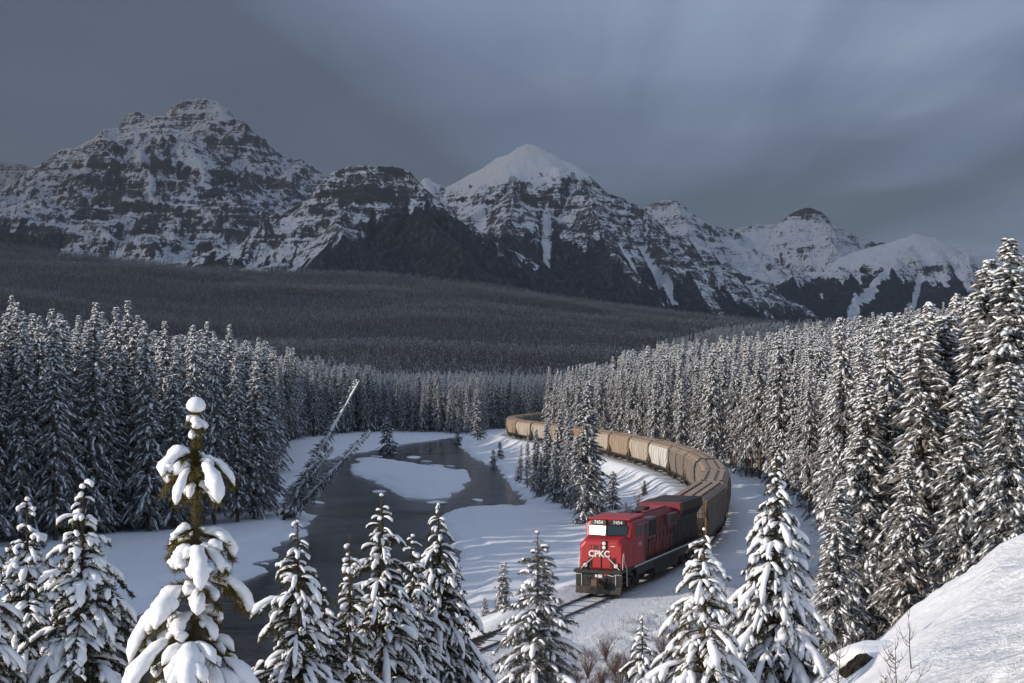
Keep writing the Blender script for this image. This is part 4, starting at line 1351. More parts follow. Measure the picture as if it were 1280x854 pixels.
FOREST_LABEL = {
    'left_s': ('snow dusted spruce in the shaded forest across the river', 'spruces of the forest across the river'),
    'left_p': ('bare stemmed pine in the shaded forest across the river', 'pines of the forest across the river'),
    'right_s': ('snow plastered spruce in the sunlit forest uphill behind the train', 'spruces of the sunlit forest behind the train'),
    'right_p': ('snow plastered brown pine with bare lower trunk behind the train', 'pines of the sunlit forest behind the train'),
    'far_s': ('snowy spruce in the valley woods beyond the river bend', 'spruces beyond the river bend'),
    'far_p': ('snowy bare stemmed pine in the valley woods beyond the river bend', 'pines beyond the river bend'),
}
car_s = np.array([S0 + 9.2 + i * SPACING for i in range(19)])
sgl = track_signed(cand[:, 0], cand[:, 1])
dfor = -poly_sdf(LEFT_EDGE, cand[:, 0], cand[:, 1])
for i in np.nonzero(single)[0]:
    v = VAR[pick[i]]
    key = ('right' if in_right[i] else ('left' if cand[i, 1] < 400 else 'far')) + ('_p' if pick[i] >= 5 else '_s')
    lb, gp = FOREST_LABEL[key]
    kind_ = 'brown pine' if pick[i] >= 5 else 'spruce'
    tall = 'short' if hgt[i] < 11 else ('tall' if hgt[i] > 18 else 'middling')
    if in_right[i]:
        near_s = TR_S[np.argmin((TR[:, 0] - cand[i, 0]) ** 2 + (TR[:, 1] - cand[i, 1]) ** 2)]
        ci = int(np.clip(round((near_s - S0 - 9.2) / SPACING), 0, 18))
        if near_s < S0 - 2: lb = f'{tall} snow plastered {kind_} in the sunlit wood uphill of the red locomotive'
        else: lb = f'{tall} snow plastered {kind_} ' + ('in the front row' if sgl[i] < 17 else ('a few rows' if sgl[i] < 40 else 'high uphill')) + f' behind the {ORD[ci]} hopper car'
    elif cand[i, 1] < 400:
        lb = f'{tall} snow dusted {kind_} ' + ('at the bank edge of' if dfor[i] < 6 else ('inside' if dfor[i] < 20 else 'deep in')) + ' the shaded forest across the river'
    else:
        lb = f'{tall} snowy {kind_} ' + ('at the front of' if dfor[i] < 12 else ('inside' if dfor[i] < 45 else 'far back in')) + ' the valley woods beyond the river bend'
    sc = hgt[i] / 20.0
    plant('pine_tree' if pick[i] >= 5 else 'spruce_tree', v, float(cand[i, 0]), float(cand[i, 1]), float(sc), float(rotc[i]), lb, gp, z=float(zc[i]) - 0.1, sxy=float(rg.uniform(0.66, 0.98) * (1.0 if hgt[i] > 14 else 1.25)))
rest = ~single
scatter_gn('forest', np.column_stack([cand[rest], zc[rest] - 0.1]), rotc[rest], hgt[rest] / 20.0, pick[rest], [v['joined'] for v in VAR], 'dense snowy conifer forest filling the valley on both sides of the river')

# the bench of forest under the mountains
rg = np.random.default_rng(9)
nb = 170000
yb = np.sqrt(rg.random(nb) * (4300 ** 2 - 760 ** 2) + 760 ** 2)
xb = rg.uniform(-0.47, 0.47, nb) * yb
dens = 0.55 + 0.45 * sstep(0.35, 0.6, fbm(xb / 130, yb / 260, 3, 91))
kb = rg.random(nb) < dens
xb, yb = xb[kb], yb[kb]
kb2 = (np.abs(track_signed(xb, yb)) > 12)
xb, yb = xb[kb2], yb[kb2]
zb = ground_z(xb, yb, False)
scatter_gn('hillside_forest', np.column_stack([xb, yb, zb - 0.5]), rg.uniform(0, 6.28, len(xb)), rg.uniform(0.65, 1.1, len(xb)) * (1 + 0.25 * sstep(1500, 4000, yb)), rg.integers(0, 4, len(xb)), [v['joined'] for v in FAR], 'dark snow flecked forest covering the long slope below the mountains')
# ------------------------------------------------------------------ trees close to the viewpoint
_TF = {}


def tube_faces(rings, n, caps):
    key = (rings, n, caps)
    if key not in _TF:
        F = []
        for i in range(rings - 1):
            for j in range(n):
                q = (j + 1) % n
                F.append((i * n + j, i * n + q, (i + 1) * n + q)); F.append((i * n + j, (i + 1) * n + q, (i + 1) * n + j))
        if caps:
            for j in range(1, n - 1):
                F.append((0, j + 1, j)); b = (rings - 1) * n; F.append((b, b + j, b + j + 1))
        _TF[key] = np.array(F)
    return _TF[key]


def strand(P, r, n=3):
    """thin tapered twig through points P (k,3)"""
    k = len(P)
    d = np.empty_like(P); d[1:-1] = P[2:] - P[:-2]; d[0] = P[1] - P[0]; d[-1] = P[-1] - P[-2]
    d /= np.linalg.norm(d, axis=1, keepdims=True) + 1e-9
    a = np.cross(d, (0.13, 0.2, 0.97)); a /= np.linalg.norm(a, axis=1, keepdims=True) + 1e-9
    b = np.cross(d, a)
    rr = r * (1 - 0.85 * np.arange(k) / max(k - 1, 1))
    th = 2 * math.pi * np.arange(n) / n
    V = P[:, None, :] + rr[:, None, None] * (a[:, None, :] * np.cos(th)[None, :, None] + b[:, None, :] * np.sin(th)[None, :, None])
    return V.reshape(-1, 3), tube_faces(k, n, False)


def pillow(P, r, rg, rings=8, n=8, flat=0.85, hang=0.55):
    """rounded load of snow lying along the points P (k,3)"""
    k = len(P)
    tt = np.linspace(0, 1, rings)
    seg = np.linspace(0, 1, k)
    C = np.stack([np.interp(tt, seg, P[:, i]) for i in range(3)], 1)
    d = np.gradient(C, axis=0); d /= np.linalg.norm(d, axis=1, keepdims=True) + 1e-9
    side = np.cross(d, (0, 0, 1.0)); side /= np.linalg.norm(side, axis=1, keepdims=True) + 1e-9
    up = np.cross(side, d)
    prof = np.sqrt(np.clip(1 - np.abs(2 * tt - 1) ** 3.2, 0, 1)) * (0.72 + 0.38 * tt)
    lump = np.interp(tt, np.linspace(0, 1, 4), rg.uniform(0.68, 1.28, 4))
    R_ = r * prof * lump
    R_[0] = R_[-1] = r * 0.12
    th = 2 * math.pi * np.arange(n) / n
    w = R_[:, None] * (1 + 0.16 * np.sin(3 * th[None, :] + np.arange(rings)[:, None] * 1.7 + r * 90))
    vs = w * np.sin(th)[None, :] * np.where(np.sin(th) > 0, flat, flat * 0.75)[None, :]
    V = (C + up * (R_ * hang)[:, None])[:, None, :] + side[:, None, :] * (w * np.cos(th)[None, :])[:, :, None] + up[:, None, :] * vs[:, :, None]
    return V.reshape(-1, 3), tube_faces(rings, n, True)


def snow_ball(c, r, rg, n=10, m=7):
    A, B = np.meshgrid(np.linspace(0, math.pi, m), np.linspace(0, 2 * math.pi, n, endpoint=False), indexing='ij')
    k = 1 + 0.12 * np.sin(2 * B + rg.uniform(0, 6)) * np.sin(A) + 0.08 * np.cos(3 * A)
    V = np.stack([np.sin(A) * np.cos(B) * r * k, np.sin(A) * np.sin(B) * r * k, np.cos(A) * r * 0.85], -1).reshape(-1, 3) + c
    F = []
    for i in range(m - 1):
        for j in range(n):
            q = (j + 1) % n
            F.append((i * n + j, (i + 1) * n + j, (i + 1) * n + q)); F.append((i * n + j, (i + 1) * n + q, i * n + q))
    return V, np.array(F)


def needles_along(P0, P1, per_m, ln, w, rg, spread=0.9):
    """needle triangles round many straight twigs P0->P1 (k,3)"""
    L = np.linalg.norm(P1 - P0, axis=1)
    cnt = np.maximum(1, (L * per_m).astype(int))
    idx = np.repeat(np.arange(len(L)), cnt)
    t = rg.random(len(idx))[:, None]
    base = P0[idx] * (1 - t) + P1[idx] * t
    ax = (P1 - P0)[idx] / (L[idx][:, None] + 1e-9)
    rnd = rg.normal(0, 1, (len(idx), 3)); rnd -= ax * (rnd * ax).sum(1, keepdims=True); rnd /= np.linalg.norm(rnd, axis=1, keepdims=True) + 1e-9
    dr = ax * rg.uniform(0.45, 1.0, (len(idx), 1)) + rnd * spread * rg.uniform(0.6, 1.1, (len(idx), 1))
    dr /= np.linalg.norm(dr, axis=1, keepdims=True)
    le = ln * rg.uniform(0.65, 1.2, len(idx))
    side = np.cross(dr, rg.normal(0, 1, (len(idx), 3))); side /= np.linalg.norm(side, axis=1, keepdims=True) + 1e-9
    return tris_from(base, base + dr * le[:, None], side, np.full(len(idx), w))


def hero_conifer(name, label, x, y, tip_z, seed, slope=0.33, depth=None, snow=1.0, needle='hero_needles', per_m=135, nl=0.066, gap=0.185, fat=1.0, leader=0.45, sag=0.75, group=None, lean=(0, 0), whorls=None, bare_tip=True, singles=False, trunk_tuft=0, up0=0.5, twig_step=0.115, nw=0.0085, shown=None):
    rg = np.random.default_rng(seed)
    zb = float(ground_z(np.array([x]), np.array([y]))[0]) - 0.05
    H = tip_z - zb
    root = empty(name, (x, y, zb), rg.uniform(0, 6.28))
    wood = Acc(); N0 = []; N1 = []; sn = Acc(); pil = []
    def axis_pt(z):
        k = z / H
        return np.array([lean[0] * k * k, lean[1] * k * k, z])
    depth = depth or H * 0.93
    shown = shown or depth
    low0 = []; low1 = []
    if whorls is None:
        whorls = []; d = leader * 0.4
        while d < depth:
            whorls.append((d, slope * d ** 0.92 + 0.05, 3 + 2 * (d > 0.35) + 2 * (d > 0.9) + (d > 2.2))); d += gap * rg.uniform(0.7, 1.3) * (0.7 + 0.10 * d) * (1 if d < shown else 2.6)
    for wi, (d, Lr, nb) in enumerate(whorls):
        a0 = rg.uniform(0, 6.28)
        for b in range(nb):
            a = a0 + 2 * math.pi * (b + rg.normal(0, 0.13)) / nb
            L = Lr * rg.uniform(0.5, 1.15)
            z = H - d + rg.normal(0, 0.09)
            if z < 0.15: continue
            o = axis_pt(z)
            ca, sa = math.cos(a), math.sin(a)
            rise = up0 - 0.10 * d + rg.normal(0, 0.08); rise = max(rise, -0.15)
            sg = sag * rg.uniform(0.75, 1.25) * (1.0 if snow > 0.3 else 0.6)
            t = np.linspace(0, 1, 7)
            S = np.stack([o[0] + ca * L * t, o[1] + sa * L * t, o[2] + L * (rise * t - sg * t * t)], 1)
            S[:, :2] += np.outer(t * t, (-sa, ca)) * rg.normal(0, 0.08) * L
            v, f = strand(S, 0.010 + 0.008 * L); wood.add(v, f)
            deep = d > shown
            (low0 if deep else N0).append(S[:-1]); (low1 if deep else N1).append(S[1:])
            if L > 0.25:
                m = max(2, int(L / (twig_step * (2.5 if deep else 1))))
                for q in range(m):
                    t0 = 0.12 + 0.85 * (q + rg.uniform(0, 0.8)) / m
                    i0 = t0 * 6; i = min(int(i0), 5)
                    p = S[i] + (S[i + 1] - S[i]) * (i0 - i)
                    for sd in (-1, 1):
                        if rg.random() < 0.12: continue
                        l = (0.42 * L * (1.05 - t0) + 0.07) * rg.uniform(0.65, 1.2)
                        tan = S[i + 1] - S[i]; tan = tan / np.linalg.norm(tan)
                        dr = tan * rg.uniform(0.6, 0.9) + np.array([-sa * sd, ca * sd, 0]) * rg.uniform(0.55, 0.9) + np.array([0, 0, rg.uniform(-0.38, 0.02)])
                        dr /= np.linalg.norm(dr)
                        T = np.stack([p, p + dr * l * 0.5, p + dr * l + np.array([0, 0, -0.14 * l])])
                        v, f = strand(T, 0.006); wood.add(v, f)
                        (low0 if deep else N0).append(T[:2]); (low1 if deep else N1).append(T[1:])
                        if rg.random() < 0.50 * snow and l > 0.10:
                            sn.add(*pillow(T + np.array([0, 0, 0.015]), (0.022 + 0.055 * l) * fat * rg.uniform(0.7, 1.3), rg, 6, 6))
            if rg.random() < 0.95 * snow:
                r = (0.026 + 0.028 * min(L, 1.4)) * fat * rg.uniform(0.7, 1.35)
                i0 = 1 if L < 0.5 else 2
                i1 = 7 if rg.random() < 0.7 else 6
                q = S[i0:i1].copy(); q[:, 2] += 0.012
                if singles: pil.append(pillow(q, r, rg, 11, 12))
                else: sn.add(*pillow(q, r, rg, 8, 8))
    # leader with needles and its snow cap
    Ls = np.stack([axis_pt(z) for z in np.linspace(H - max(leader * 1.6, 0.5), H, 6)])
    N0.append(Ls[:-1]); N1.append(Ls[1:])
    inner = np.stack([axis_pt(z) for z in np.linspace(H * 0.3, H - 0.5, 14)])
    N0.append(inner[:-1]); N1.append(inner[1:])
    if bare_tip:
        for q in range(3 if singles else 1):
            c = axis_pt(H - 0.02 - 0.16 * q * leader / 0.45)
            off = np.array([rg.normal(0, 0.03), rg.normal(0, 0.03), 0.0]) * (q > 0)
            b_ = snow_ball(c + off, (0.115 if q == 0 else 0.075) if singles else 0.032 * fat * rg.uniform(0.7, 1.4), rg)
            pil.append(b_) if singles else sn.add(*b_)
    tv, tf = trunk_arrays(H, 0.016 * H + 0.012, 8, 9, lean, -0.4)
    wood.add(tv, tf)
    wv, wf = wood.get()
    link(bpy.data.objects.new('trunk', mesh_arrays('trunk', wv, wf, [M['bark']])), root)
    nv, nf = needles_along(np.vstack(N0), np.vstack(N1), per_m, nl, nw, rg)
    if low0:
        n2, f2 = needles_along(np.vstack(low0), np.vstack(low1), per_m * 0.3, nl * 1.3, nw * 1.7, rg)
        nf = np.vstack([nf, f2 + len(nv)]); nv = np.vstack([nv, n2])
    if trunk_tuft:
        top = np.stack([axis_pt(z) for z in np.linspace(H - 3.2, H, 20)])
        n2, f2 = needles_along(top[:-1], top[1:], trunk_tuft, nl * 1.25, nw, rg)
        nf = np.vstack([nf, f2 + len(nv)]); nv = np.vstack([nv, n2])
    cr = link(bpy.data.objects.new('crown', mesh_arrays('crown', nv, nf, [M[needle]], smooth=False)), root)
    cr['kind'] = 'stuff'
    sv, sf = sn.get()
    if len(sv):
        s_ = link(bpy.data.objects.new('snow_load', mesh_arrays('snow_load', sv, sf, [M['hero_snow']])), cr)
        s_['kind'] = 'stuff'
    for v, f in pil:
        link(bpy.data.objects.new('snow_pillow', mesh_arrays('snow_pillow', v, f, [M['hero_snow']])), cr)
    tag(root, label, 'tree', group)
    return root


def hero_at(px, tip_py, dist, name, label, seed, **kw):
    X, Y, Z = survey(px, tip_py, dist)
    kw.setdefault('shown', (872 - tip_py) / F_PX * dist + 0.5)
    return hero_conifer(name, label, X, Y, Z, seed, **kw)


hero_at(245, 504, 17, 'pine_tree', 'young pine with fat snow pillows and a round snow cap, standing alone', 1, needle='pine_needles', singles=True, fat=2.1, per_m=420, nl=0.10, nw=0.0050, trunk_tuft=900, leader=0.5, sag=0.95, up0=0.45,
        twig_step=0.22, snow=0.95, whorls=[(0.28, 0.10, 3), (0.76, 0.52, 8), (0.95, 0.28, 4), (1.62, 0.56, 6), (1.80, 0.50, 4), (2.2, 0.72, 8), (2.45, 0.5, 4), (2.85, 0.95, 9), (3.3, 1.1, 9), (3.8, 1.2, 9), (4.4, 1.3, 9), (5.1, 1.4, 9)])
hero_at(103, 606, 21, 'spruce_tree', 'young spruce with heavy mitten shaped snow clumps beside the lone pine', 2, slope=0.46, fat=1.45, snow=0.9, gap=0.26, sag=0.85)
hero_at(34, 622, 23, 'spruce_tree', 'bushy young spruce half hidden behind the mitten snow spruce', 3, slope=0.44, fat=1.3, snow=0.85, gap=0.25)
hero_at(-22, 640, 20, 'spruce_tree', 'young spruce reaching in behind the bushy one', 4, slope=0.36, fat=1.2, snow=0.9)
hero_at(372, 650, 23, 'spruce_tree', 'thin topped spruce with a snow ball on its leader, before the dark water', 5, slope=0.44, fat=1.15, snow=0.8, leader=0.32, gap=0.25)
hero_at(405, 735, 24, 'spruce_tree', 'short spruce leaning against the thin topped spruce', 15, slope=0.42, fat=1.0, snow=0.85)
hero_at(437, 668, 25, 'pine_tree', 'slim pine with a bare yellow leader between two spruces', 6, slope=0.24, fat=1.15, snow=0.7, needle='pine_needles', leader=0.62, bare_tip=False, per_m=95)
hero_at(477, 617, 26, 'spruce_tree', 'tall dense spruce with a yellow green tip above the river', 7, slope=0.40, fat=1.05, snow=0.95, leader=0.55, gap=0.25)
hero_at(516, 668, 27, 'spruce_tree', 'spruce crowded between the two tall river spruces', 8, slope=0.36, fat=1.0, snow=0.9)
hero_at(548, 629, 28, 'spruce_tree', 'tall spruce with sagging branches beside the rails', 9, slope=0.40, fat=1.05, snow=0.9, leader=0.4, sag=0.95)
hero_at(672, 664, 46, 'spruce_tree', 'dark green spruce with little snow standing below the rails', 10, slope=0.46, fat=1.5, snow=0.38, leader=0.4, gap=0.27, sag=0.45, per_m=120, nl=0.095, nw=0.012, needle='needles')
hero_at(803, 770, 36, 'spruce_tree', 'small feathery spruce among the red twigs', 11, slope=0.38, fat=1.2, snow=0.9, gap=0.28)
hero_at(880, 660, 27, 'pine_tree', 'snow hung pine with a bent leader in front of the hopper cars', 12, slope=0.48, fat=1.35, snow=0.95, leader=0.6, gap=0.27, sag=0.85, needle='pine_needles', per_m=90)
hero_at(970, 566, 30, 'spruce_tree', 'largest near spruce with long snow fingers on the slope', 13, slope=0.42, fat=1.45, snow=0.95, leader=0.45, gap=0.26, sag=0.85)
hero_at(905, 735, 31, 'spruce_tree', 'low spruce tucked behind the snow hung pine', 16, slope=0.40, fat=1.2, snow=0.9)

# ------------------------------------------------------------------ trees standing singly in the middle distance
NEAR = []
for i in range(3):
    NEAR.append(variant(f'near_spruce_{i}', forest_tree(500 + i, 18, 0.135 + 0.01 * i, 0.03, 460, 1.15, tw=13, lumps=4.2), 'needles'))
NEAR.append(variant('near_pine', forest_tree(520, 18, 0.13, 0.25, 330, 1.1, True, tw=13, lumps=4.2), 'brown_needles', 'orange_bark'))


def stand(px, tip_py, base_py, var, label, name='spruce_tree', group=None, z=-2.1, sxy=1.0, seed=0, dist=None):
    if dist is None:
        X, Y = survey_ground(px, base_py, z)
    else:
        X, Y = (px - CX) / F_PX * dist, dist
    zz = float(ground_z(np.array([X]), np.array([Y]))[0])
    h = EYE + (HORIZON - tip_py) / F_PX * Y - zz
    sc = h / var['h']
    t_ = empty(name, (X, Y, zz - 0.1), (px * 7.3 + seed) % 6.28)
    t_.scale = (sc * sxy, sc * sxy, sc)
    link(bpy.data.objects.new('trunk', var['trunk']), t_)
    cr = link(bpy.data.objects.new('crown', var['crown']), t_)
    s_ = link(bpy.data.objects.new('snow_load', var['snow']), cr)
    s_['kind'] = 'stuff'
    return tag(t_, label, 'tree', group)


CL = 'spruce of the dark clump on the snow shelf beside the big solitary spruce'
GR = 'clump of spruces on the snow shelf'
stand(733, 476, 651, NEAR[0], 'big solitary snowy spruce on the shelf inside the curve of the train', sxy=1.12)
for k, (px, tp, bp) in enumerate([(712, 512, 628), (698, 512, 622), (684, 524, 616), (669, 536, 611), (659, 545, 606), (650, 556, 600), (722, 545, 640), (708, 548, 634), (693, 556, 628), (676, 565, 617)]):
    stand(px, tp, bp, (NEAR + VAR)[k % 7 if k % 7 != 3 else 0], CL, group=GR, sxy=1.0, seed=k)
for k, (px, tp, bp, lb) in enumerate([
        (629, 702, 772, 'small bushy spruce on the snow beside the empty rails'),
        (606, 745, 772, 'knee high spruce sprout beside the bushy spruce near the rails'),
        (625, 552, 570, 'lone little spruce on the white dome by the far curve'),
        (617, 562, 575, 'tiny spruce at the water edge of the white dome'),
        (766, 588, 632, 'slim young spruce between the solitary spruce and the hopper cars'),
        (750, 600, 640, 'bushy young spruce at the foot of the solitary spruce'),
        (806, 600, 622, 'small dark spruce on the snow below the off white hopper'),
        (484, 521, 559, 'young spruce at the tip of the far snow bank'),
        (572, 536, 549, 'tiny spruce on the bank at the river bend')]):
    stand(px, tp, bp, SMALL[k % 3], lb, z=-1.6, sxy=1.1, seed=k)
stand(597, 486, 551, VAR[1], 'full spruce at the river bend ahead of the valley woods', z=-2.2, sxy=1.3)
# edge of the wood on the near slope
for k, (px, tp, d, v, lb) in enumerate([
        (1272, 296, 46, 0, 'tallest spruce on the near slope, rising against the snow dome'),
        (1228, 322, 50, 1, 'tall spruce with swollen snow clumps next to the tallest one'),
        (1180, 392, 54, 2, 'rounded spruce below the two tall slope spruces'),
        (1150, 398, 58, 3, 'brown stemmed pine showing its bare orange trunk on the near slope'),
        (1085, 468, 56, 0, 'bright snowy spruce behind the largest near spruce'),
        (1045, 598, 44, 1, 'small conical spruce at the foot of the bright snowy spruce'),
        (1118, 455, 62, 2, 'spruce in shade behind the bright snowy spruce'),
        (1205, 470, 45, 2, 'wide spruce at the edge of the snow bank'),
        (1262, 450, 42, 1, 'dark based spruce at the edge of the snow bank under the tallest one'),
        (1135, 560, 47, 3, 'thin pine pole standing behind the bank')]):
    stand(px, tp, 0, NEAR[v], lb, 'pine_tree' if v == 3 else 'spruce_tree', dist=d, sxy=1.15, seed=k)

# leaning dead spruces over the river
slim = variant('slim_spruce', forest_tree(610, 18, 0.062, 0.08, 210, 1.2, tw=6, lumps=3.0), 'needles')
slim2 = variant('slim_spruce_b', forest_tree(611, 14, 0.075, 0.05, 190, 1.6, tw=6, lumps=3.5), 'needles')
for k, (bx, by, tx, ty, v, lb) in enumerate([
        (353, 642, 450, 476, slim, 'longest leaning spruce, propped out over the river from the bank'),
        (357, 645, 464, 540, slim2, 'snow loaded spruce leaning low over the water'),
        (350, 640, 418, 560, slim2, 'short leaning spruce under the longest leaning one')]):
    d = 163 + 2 * k
    a = Vector(survey(bx, by, d)); b = Vector(survey(tx, ty, d + 3))
    zz = float(ground_z(np.array([a.x]), np.array([a.y]))[0])
    a.z = zz - 0.2
    ax = (b - a)
    t_ = empty('leaning_spruce', a)
    t_.rotation_euler = ax.to_track_quat('Z', 'Y').to_euler()
    sc = ax.length / v['h']; t_.scale = (sc, sc, sc)
    link(bpy.data.objects.new('trunk', v['trunk']), t_)
    cr = link(bpy.data.objects.new('crown', v['crown']), t_)
    s_ = link(bpy.data.objects.new('snow_load', v['snow']), cr); s_['kind'] = 'stuff'
    upl = t_.rotation_euler.to_quaternion().inverted() @ Vector((0, 0, 1))
    upv = np.array([upl.x, upl.y, 0.0]); upv /= np.linalg.norm(upv)
    zs = np.linspace(0.06 * v['h'], v['h'], 26)
    rr = np.random.default_rng(k).uniform(0.55, 1.2, len(zs)) * np.interp(zs, [0, v['h'] * 0.8, v['h']], [0.24, 0.19, 0.06])
    MB().tube([(upv[0] * (0.05 + q * 0.5), upv[1] * (0.05 + q * 0.5), z) for z, q in zip(zs, rr)], rr.tolist(), 8).build('snow_ridge', M['tree_snow'], t_, smooth=True)
    tag(t_, lb, 'tree', 'leaning spruces at the river')

# ------------------------------------------------------------------ bare saplings, twig bushes, bank, ice floes
def bare_plant(name, label, x, y, height, seed, n_main=1, n_side=14, r=0.02, mat='twig', spread=0.5, group=None, cat='sapling'):
    rg = np.random.default_rng(seed)
    zb = float(ground_z(np.array([x]), np.array([y]))[0]) - 0.1
    root = empty(name, (x, y, zb))
    stem = Acc(); side = Acc()
    for m in range(n_main):
        a = rg.uniform(0, 6.28); ln = height * rg.uniform(0.7, 1.0) if n_main > 1 else height
        k = spread * rg.uniform(0.2, 1.0) if n_main > 1 else 0.05
        t = np.linspace(0, 1, 7)
        P = np.stack([math.cos(a) * k * ln * t ** 1.4, math.sin(a) * k * ln * t ** 1.4, ln * t * (1 - 0.25 * k)], 1) + rg.normal(0, 0.012, (7, 3)) * ln * 0.5
        P[0] *= 0.3
        stem.add(*strand(P, r, 5))
        for q in range(n_side):
            t0 = rg.uniform(0.18, 0.92); i = min(int(t0 * 6), 5)
            p = P[i] + (P[i + 1] - P[i]) * (t0 * 6 - i)
            b = rg.uniform(0, 6.28); l = ln * rg.uniform(0.25, 0.60) * (1.2 - t0)
            tt = np.linspace(0, 1, 5)
            Q = p + np.stack([math.cos(b) * l * 0.75 * tt, math.sin(b) * l * 0.75 * tt, l * (0.15 * tt + 0.75 * tt ** 2)], 1) + rg.normal(0, 0.012, (5, 3)) * l
            Q[0] = p
            side.add(*strand(Q, r * 0.55, 3))
            for w in range(2):
                c = rg.uniform(0, 6.28); p2 = Q[rg.integers(1, 4)]; l2 = l * rg.uniform(0.25, 0.5)
                side.add(*strand(np.stack([p2, p2 + np.array([math.cos(c) * 0.5, math.sin(c) * 0.5, 0.4]) * l2, p2 + np.array([math.cos(c) * 0.7, math.sin(c) * 0.7, 1.0]) * l2]), r * 0.36, 3))
    v, f = stem.get(); link(bpy.data.objects.new('stem', mesh_arrays('stem', v, f, [M[mat]])), root)
    v, f = side.get(); o = link(bpy.data.objects.new('twigs', mesh_arrays('twigs', v, f, [M[mat]])), root); o['kind'] = 'stuff'
    return tag(root, label, cat, group)


for k, (px, d, h, lb) in enumerate([(1121, 12.2, 0.85, 'bare leafless sapling with spreading twigs on the snow bank'), (1047, 17.0, 1.1, 'bare thin sapling between the largest near spruce and the bank'),
                                    (1105, 13.5, 0.5, 'short bare sapling beside the spreading one'), (1139, 15.5, 0.75, 'straight bare switch behind the spreading sapling')]):
    X, Y, _ = survey(px, 0, d)
    bare_plant('bare_sapling', lb, X, Y, h, 700 + k, 1, 20 if k != 3 else 6, 0.009)
# dead grass poking through the thin snow beside the line
rg = np.random.default_rng(31)
gx_, gy_ = rg.uniform(-16, 22, 16000), rg.uniform(46, 92, 16000)
gs = track_signed(gx_, gy_)
gk = (gs > 3.4) & (gs < 17) & (fbm(gx_ * 0.45, gy_ * 0.45, 3, 55) > 0.47)
gx_, gy_ = gx_[gk][:5200], gy_[gk][:5200]
gz_ = ground_z(gx_, gy_)
base = np.stack([gx_, gy_, gz_ - 0.03], 1)
tip = base + np.stack([rg.normal(0, 0.10, len(gx_)), rg.normal(0, 0.10, len(gx_)), rg.uniform(0.15, 0.5, len(gx_))], 1)
an = rg.uniform(0, 3.14, len(gx_))
gv, gf = tris_from(base, tip, np.stack([np.cos(an), np.sin(an), 0 * an], 1), np.full(len(gx_), 0.011))
grass = link(bpy.data.objects.new('dry_grass', mesh_arrays('dry_grass', gv, gf, [M['red_twig']], smooth=False)))
tag(grass, 'dead brown grass stalks poking through the snow beside the rails', 'grass', kind='stuff')
for k, (px, py) in enumerate([(700, 842), (757, 818), (735, 838), (752, 850), (768, 836), (786, 848), (812, 838), (828, 812), (846, 800), (720, 856), (860, 790), (775, 862), (742, 868)]):
    X, Y = survey_ground(px, py, 0.6)
    bare_plant('twig_bush', 'bush of thin reddish leafless twigs in the snow below the rails', X, Y, 1.2 + 0.3 * (k % 3), 720 + k, 34, 4, 0.011, 'red_twig', 0.55, 'red twig bushes below the rails', 'bush')
for k, (px, py) in enumerate([(786, 640), (797, 634), (776, 646), (805, 622)]):
    X, Y = survey_ground(px, py, -1.5)
    bare_plant('twig_bush', 'grey brown twig bush on the snow inside the curve', X, Y, 2.6, 760 + k, 16, 4, 0.02, 'twig', 0.5, 'grey twig bushes inside the curve', 'bush')


def lump(name, loc, size, mat, parent, seed, rz=0.0, sub=24, flat_bottom=False):
    a = np.linspace(0, math.pi, sub // 2 + 1); b = np.linspace(0, 2 * math.pi, sub, endpoint=False)
    A, B = np.meshgrid(a, b, indexing='ij')
    x = np.sin(A) * np.cos(B); y = np.sin(A) * np.sin(B); z = np.cos(A)
    n = 1 + (fbm(x * 1.6 + z * 1.1 + 9, y * 1.6 - z * 0.9 + 4, 4, seed) - 0.5) * 0.7
    V = np.stack([x * n * size[0], y * n * size[1], z * n * size[2]], -1)
    if flat_bottom: V[..., 2] = np.maximum(V[..., 2], -0.12 * size[2])
    nb_, na = sub, sub // 2 + 1
    F = []
    for i in range(na - 1):
        for j in range(nb_):
            q = (j + 1) % nb_
            F.append((i * nb_ + j, (i + 1) * nb_ + j, (i + 1) * nb_ + q, i * nb_ + q))
    o = bpy.data.objects.new(name, mesh_arrays(name, V.reshape(-1, 3), np.array(F), [mat]))
    o.location = loc; o.rotation_euler = (0, 0, rz)
    return link(o, parent)


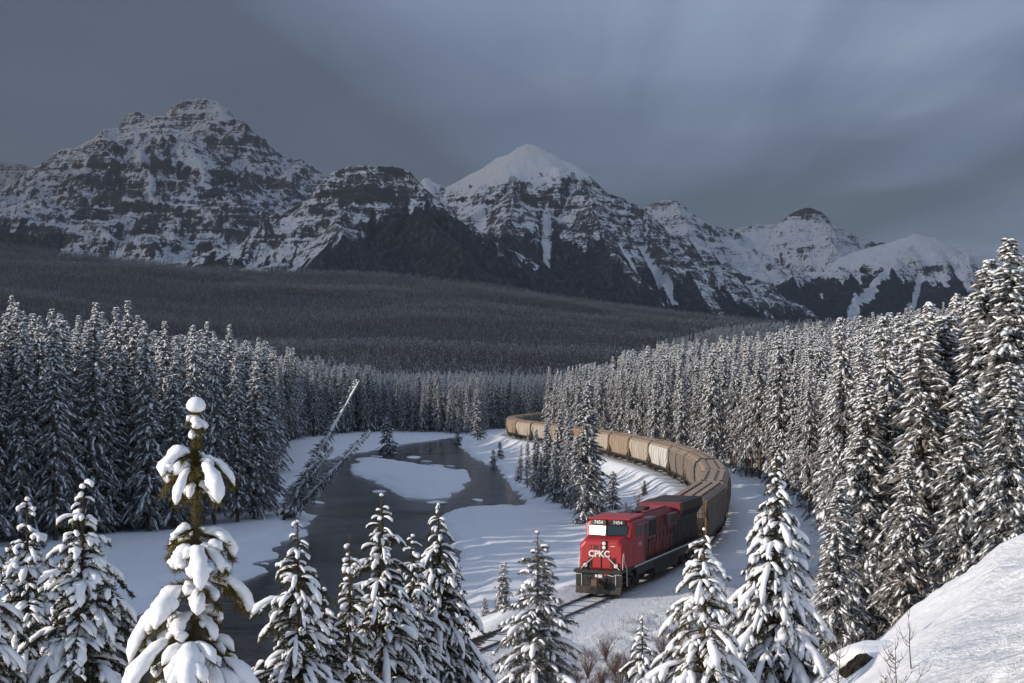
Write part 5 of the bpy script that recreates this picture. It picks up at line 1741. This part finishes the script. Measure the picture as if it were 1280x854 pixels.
t = NT('bank_earth')
c = t.obj(); n = t.noise(6.0, 6, 0.7, c)
t.bsdf(t.mix(t.ramp(n, [(0.35, 0.0), (0.65, 1.0)]), (0.022, 0.016, 0.012), (0.14, 0.10, 0.075)), 0.9, 0, 0.1, n, 1.0, 0.12)
M['earth'] = t.m
X, Y, Z = survey(1100, 782, 21)
zz = float(ground_z(np.array([X]), np.array([Y]))[0])
b_ = empty('boulder', (X, Y, zz))
lump('rock', (0, 0, -0.08), (0.80, 0.40, 0.22), M['earth'], b_, 5, 0.55, 32)
lump('snow_cap', (0.10, 0.16, 0.02), (0.85, 0.55, 0.20), M['hero_snow'], b_, 8, 0.55, 32)
lump('snow_cap', (0.45, 0.40, 0.02), (0.45, 0.38, 0.20), M['hero_snow'], b_, 9, 0.2, 24)
tag(b_, 'brown earthy boulder with a thick snow cap on the slope', 'boulder')
for k, (px, py, w, d) in enumerate([(474, 615, 2.2, 2.0), (517, 572, 2.9, 5.0), (546, 628.5, 2.9, 2.2), (597, 625.5, 1.5, 1.6), (397, 628.5, 1.6, 1.6), (489, 566, 1.7, 3), (547, 582, 1.6, 2.5), (563, 583, 1.0, 1.6), (470, 571, 1.2, 2.2), (331, 706, 0.5, 0.5), (533, 577, 0.8, 1.5)]):
    X, Y = survey_ground(px, py, WATER_Z)
    o = lump('ice_floe', (X, Y, WATER_Z + 0.03), (w * 0.5, d, 0.16), M['tree_snow'], None, 30 + k, 0.1 * k, 20, True)
    tag(o, 'small flat snowy ice pan on the dark river', 'ice floe', 'ice pans on the river')
# ------------------------------------------------------------------ thin mountain air
hz = MB().box(-11900, 11900, -420, 14400, -120, 2650)
t = NT('haze')
v = t.n('ShaderNodeVolumePrincipled')
v.inputs['Color'].default_value = (0.62, 0.73, 1.0, 1)
v.inputs['Density'].default_value = 4.2e-5
v.inputs['Anisotropy'].default_value = 0.1
t.l(v.outputs[0], t.out.inputs['Volume'])
haze = hz.build('haze', t.m)
tag(haze, 'thin blue mountain haze', 'haze', kind='stuff')
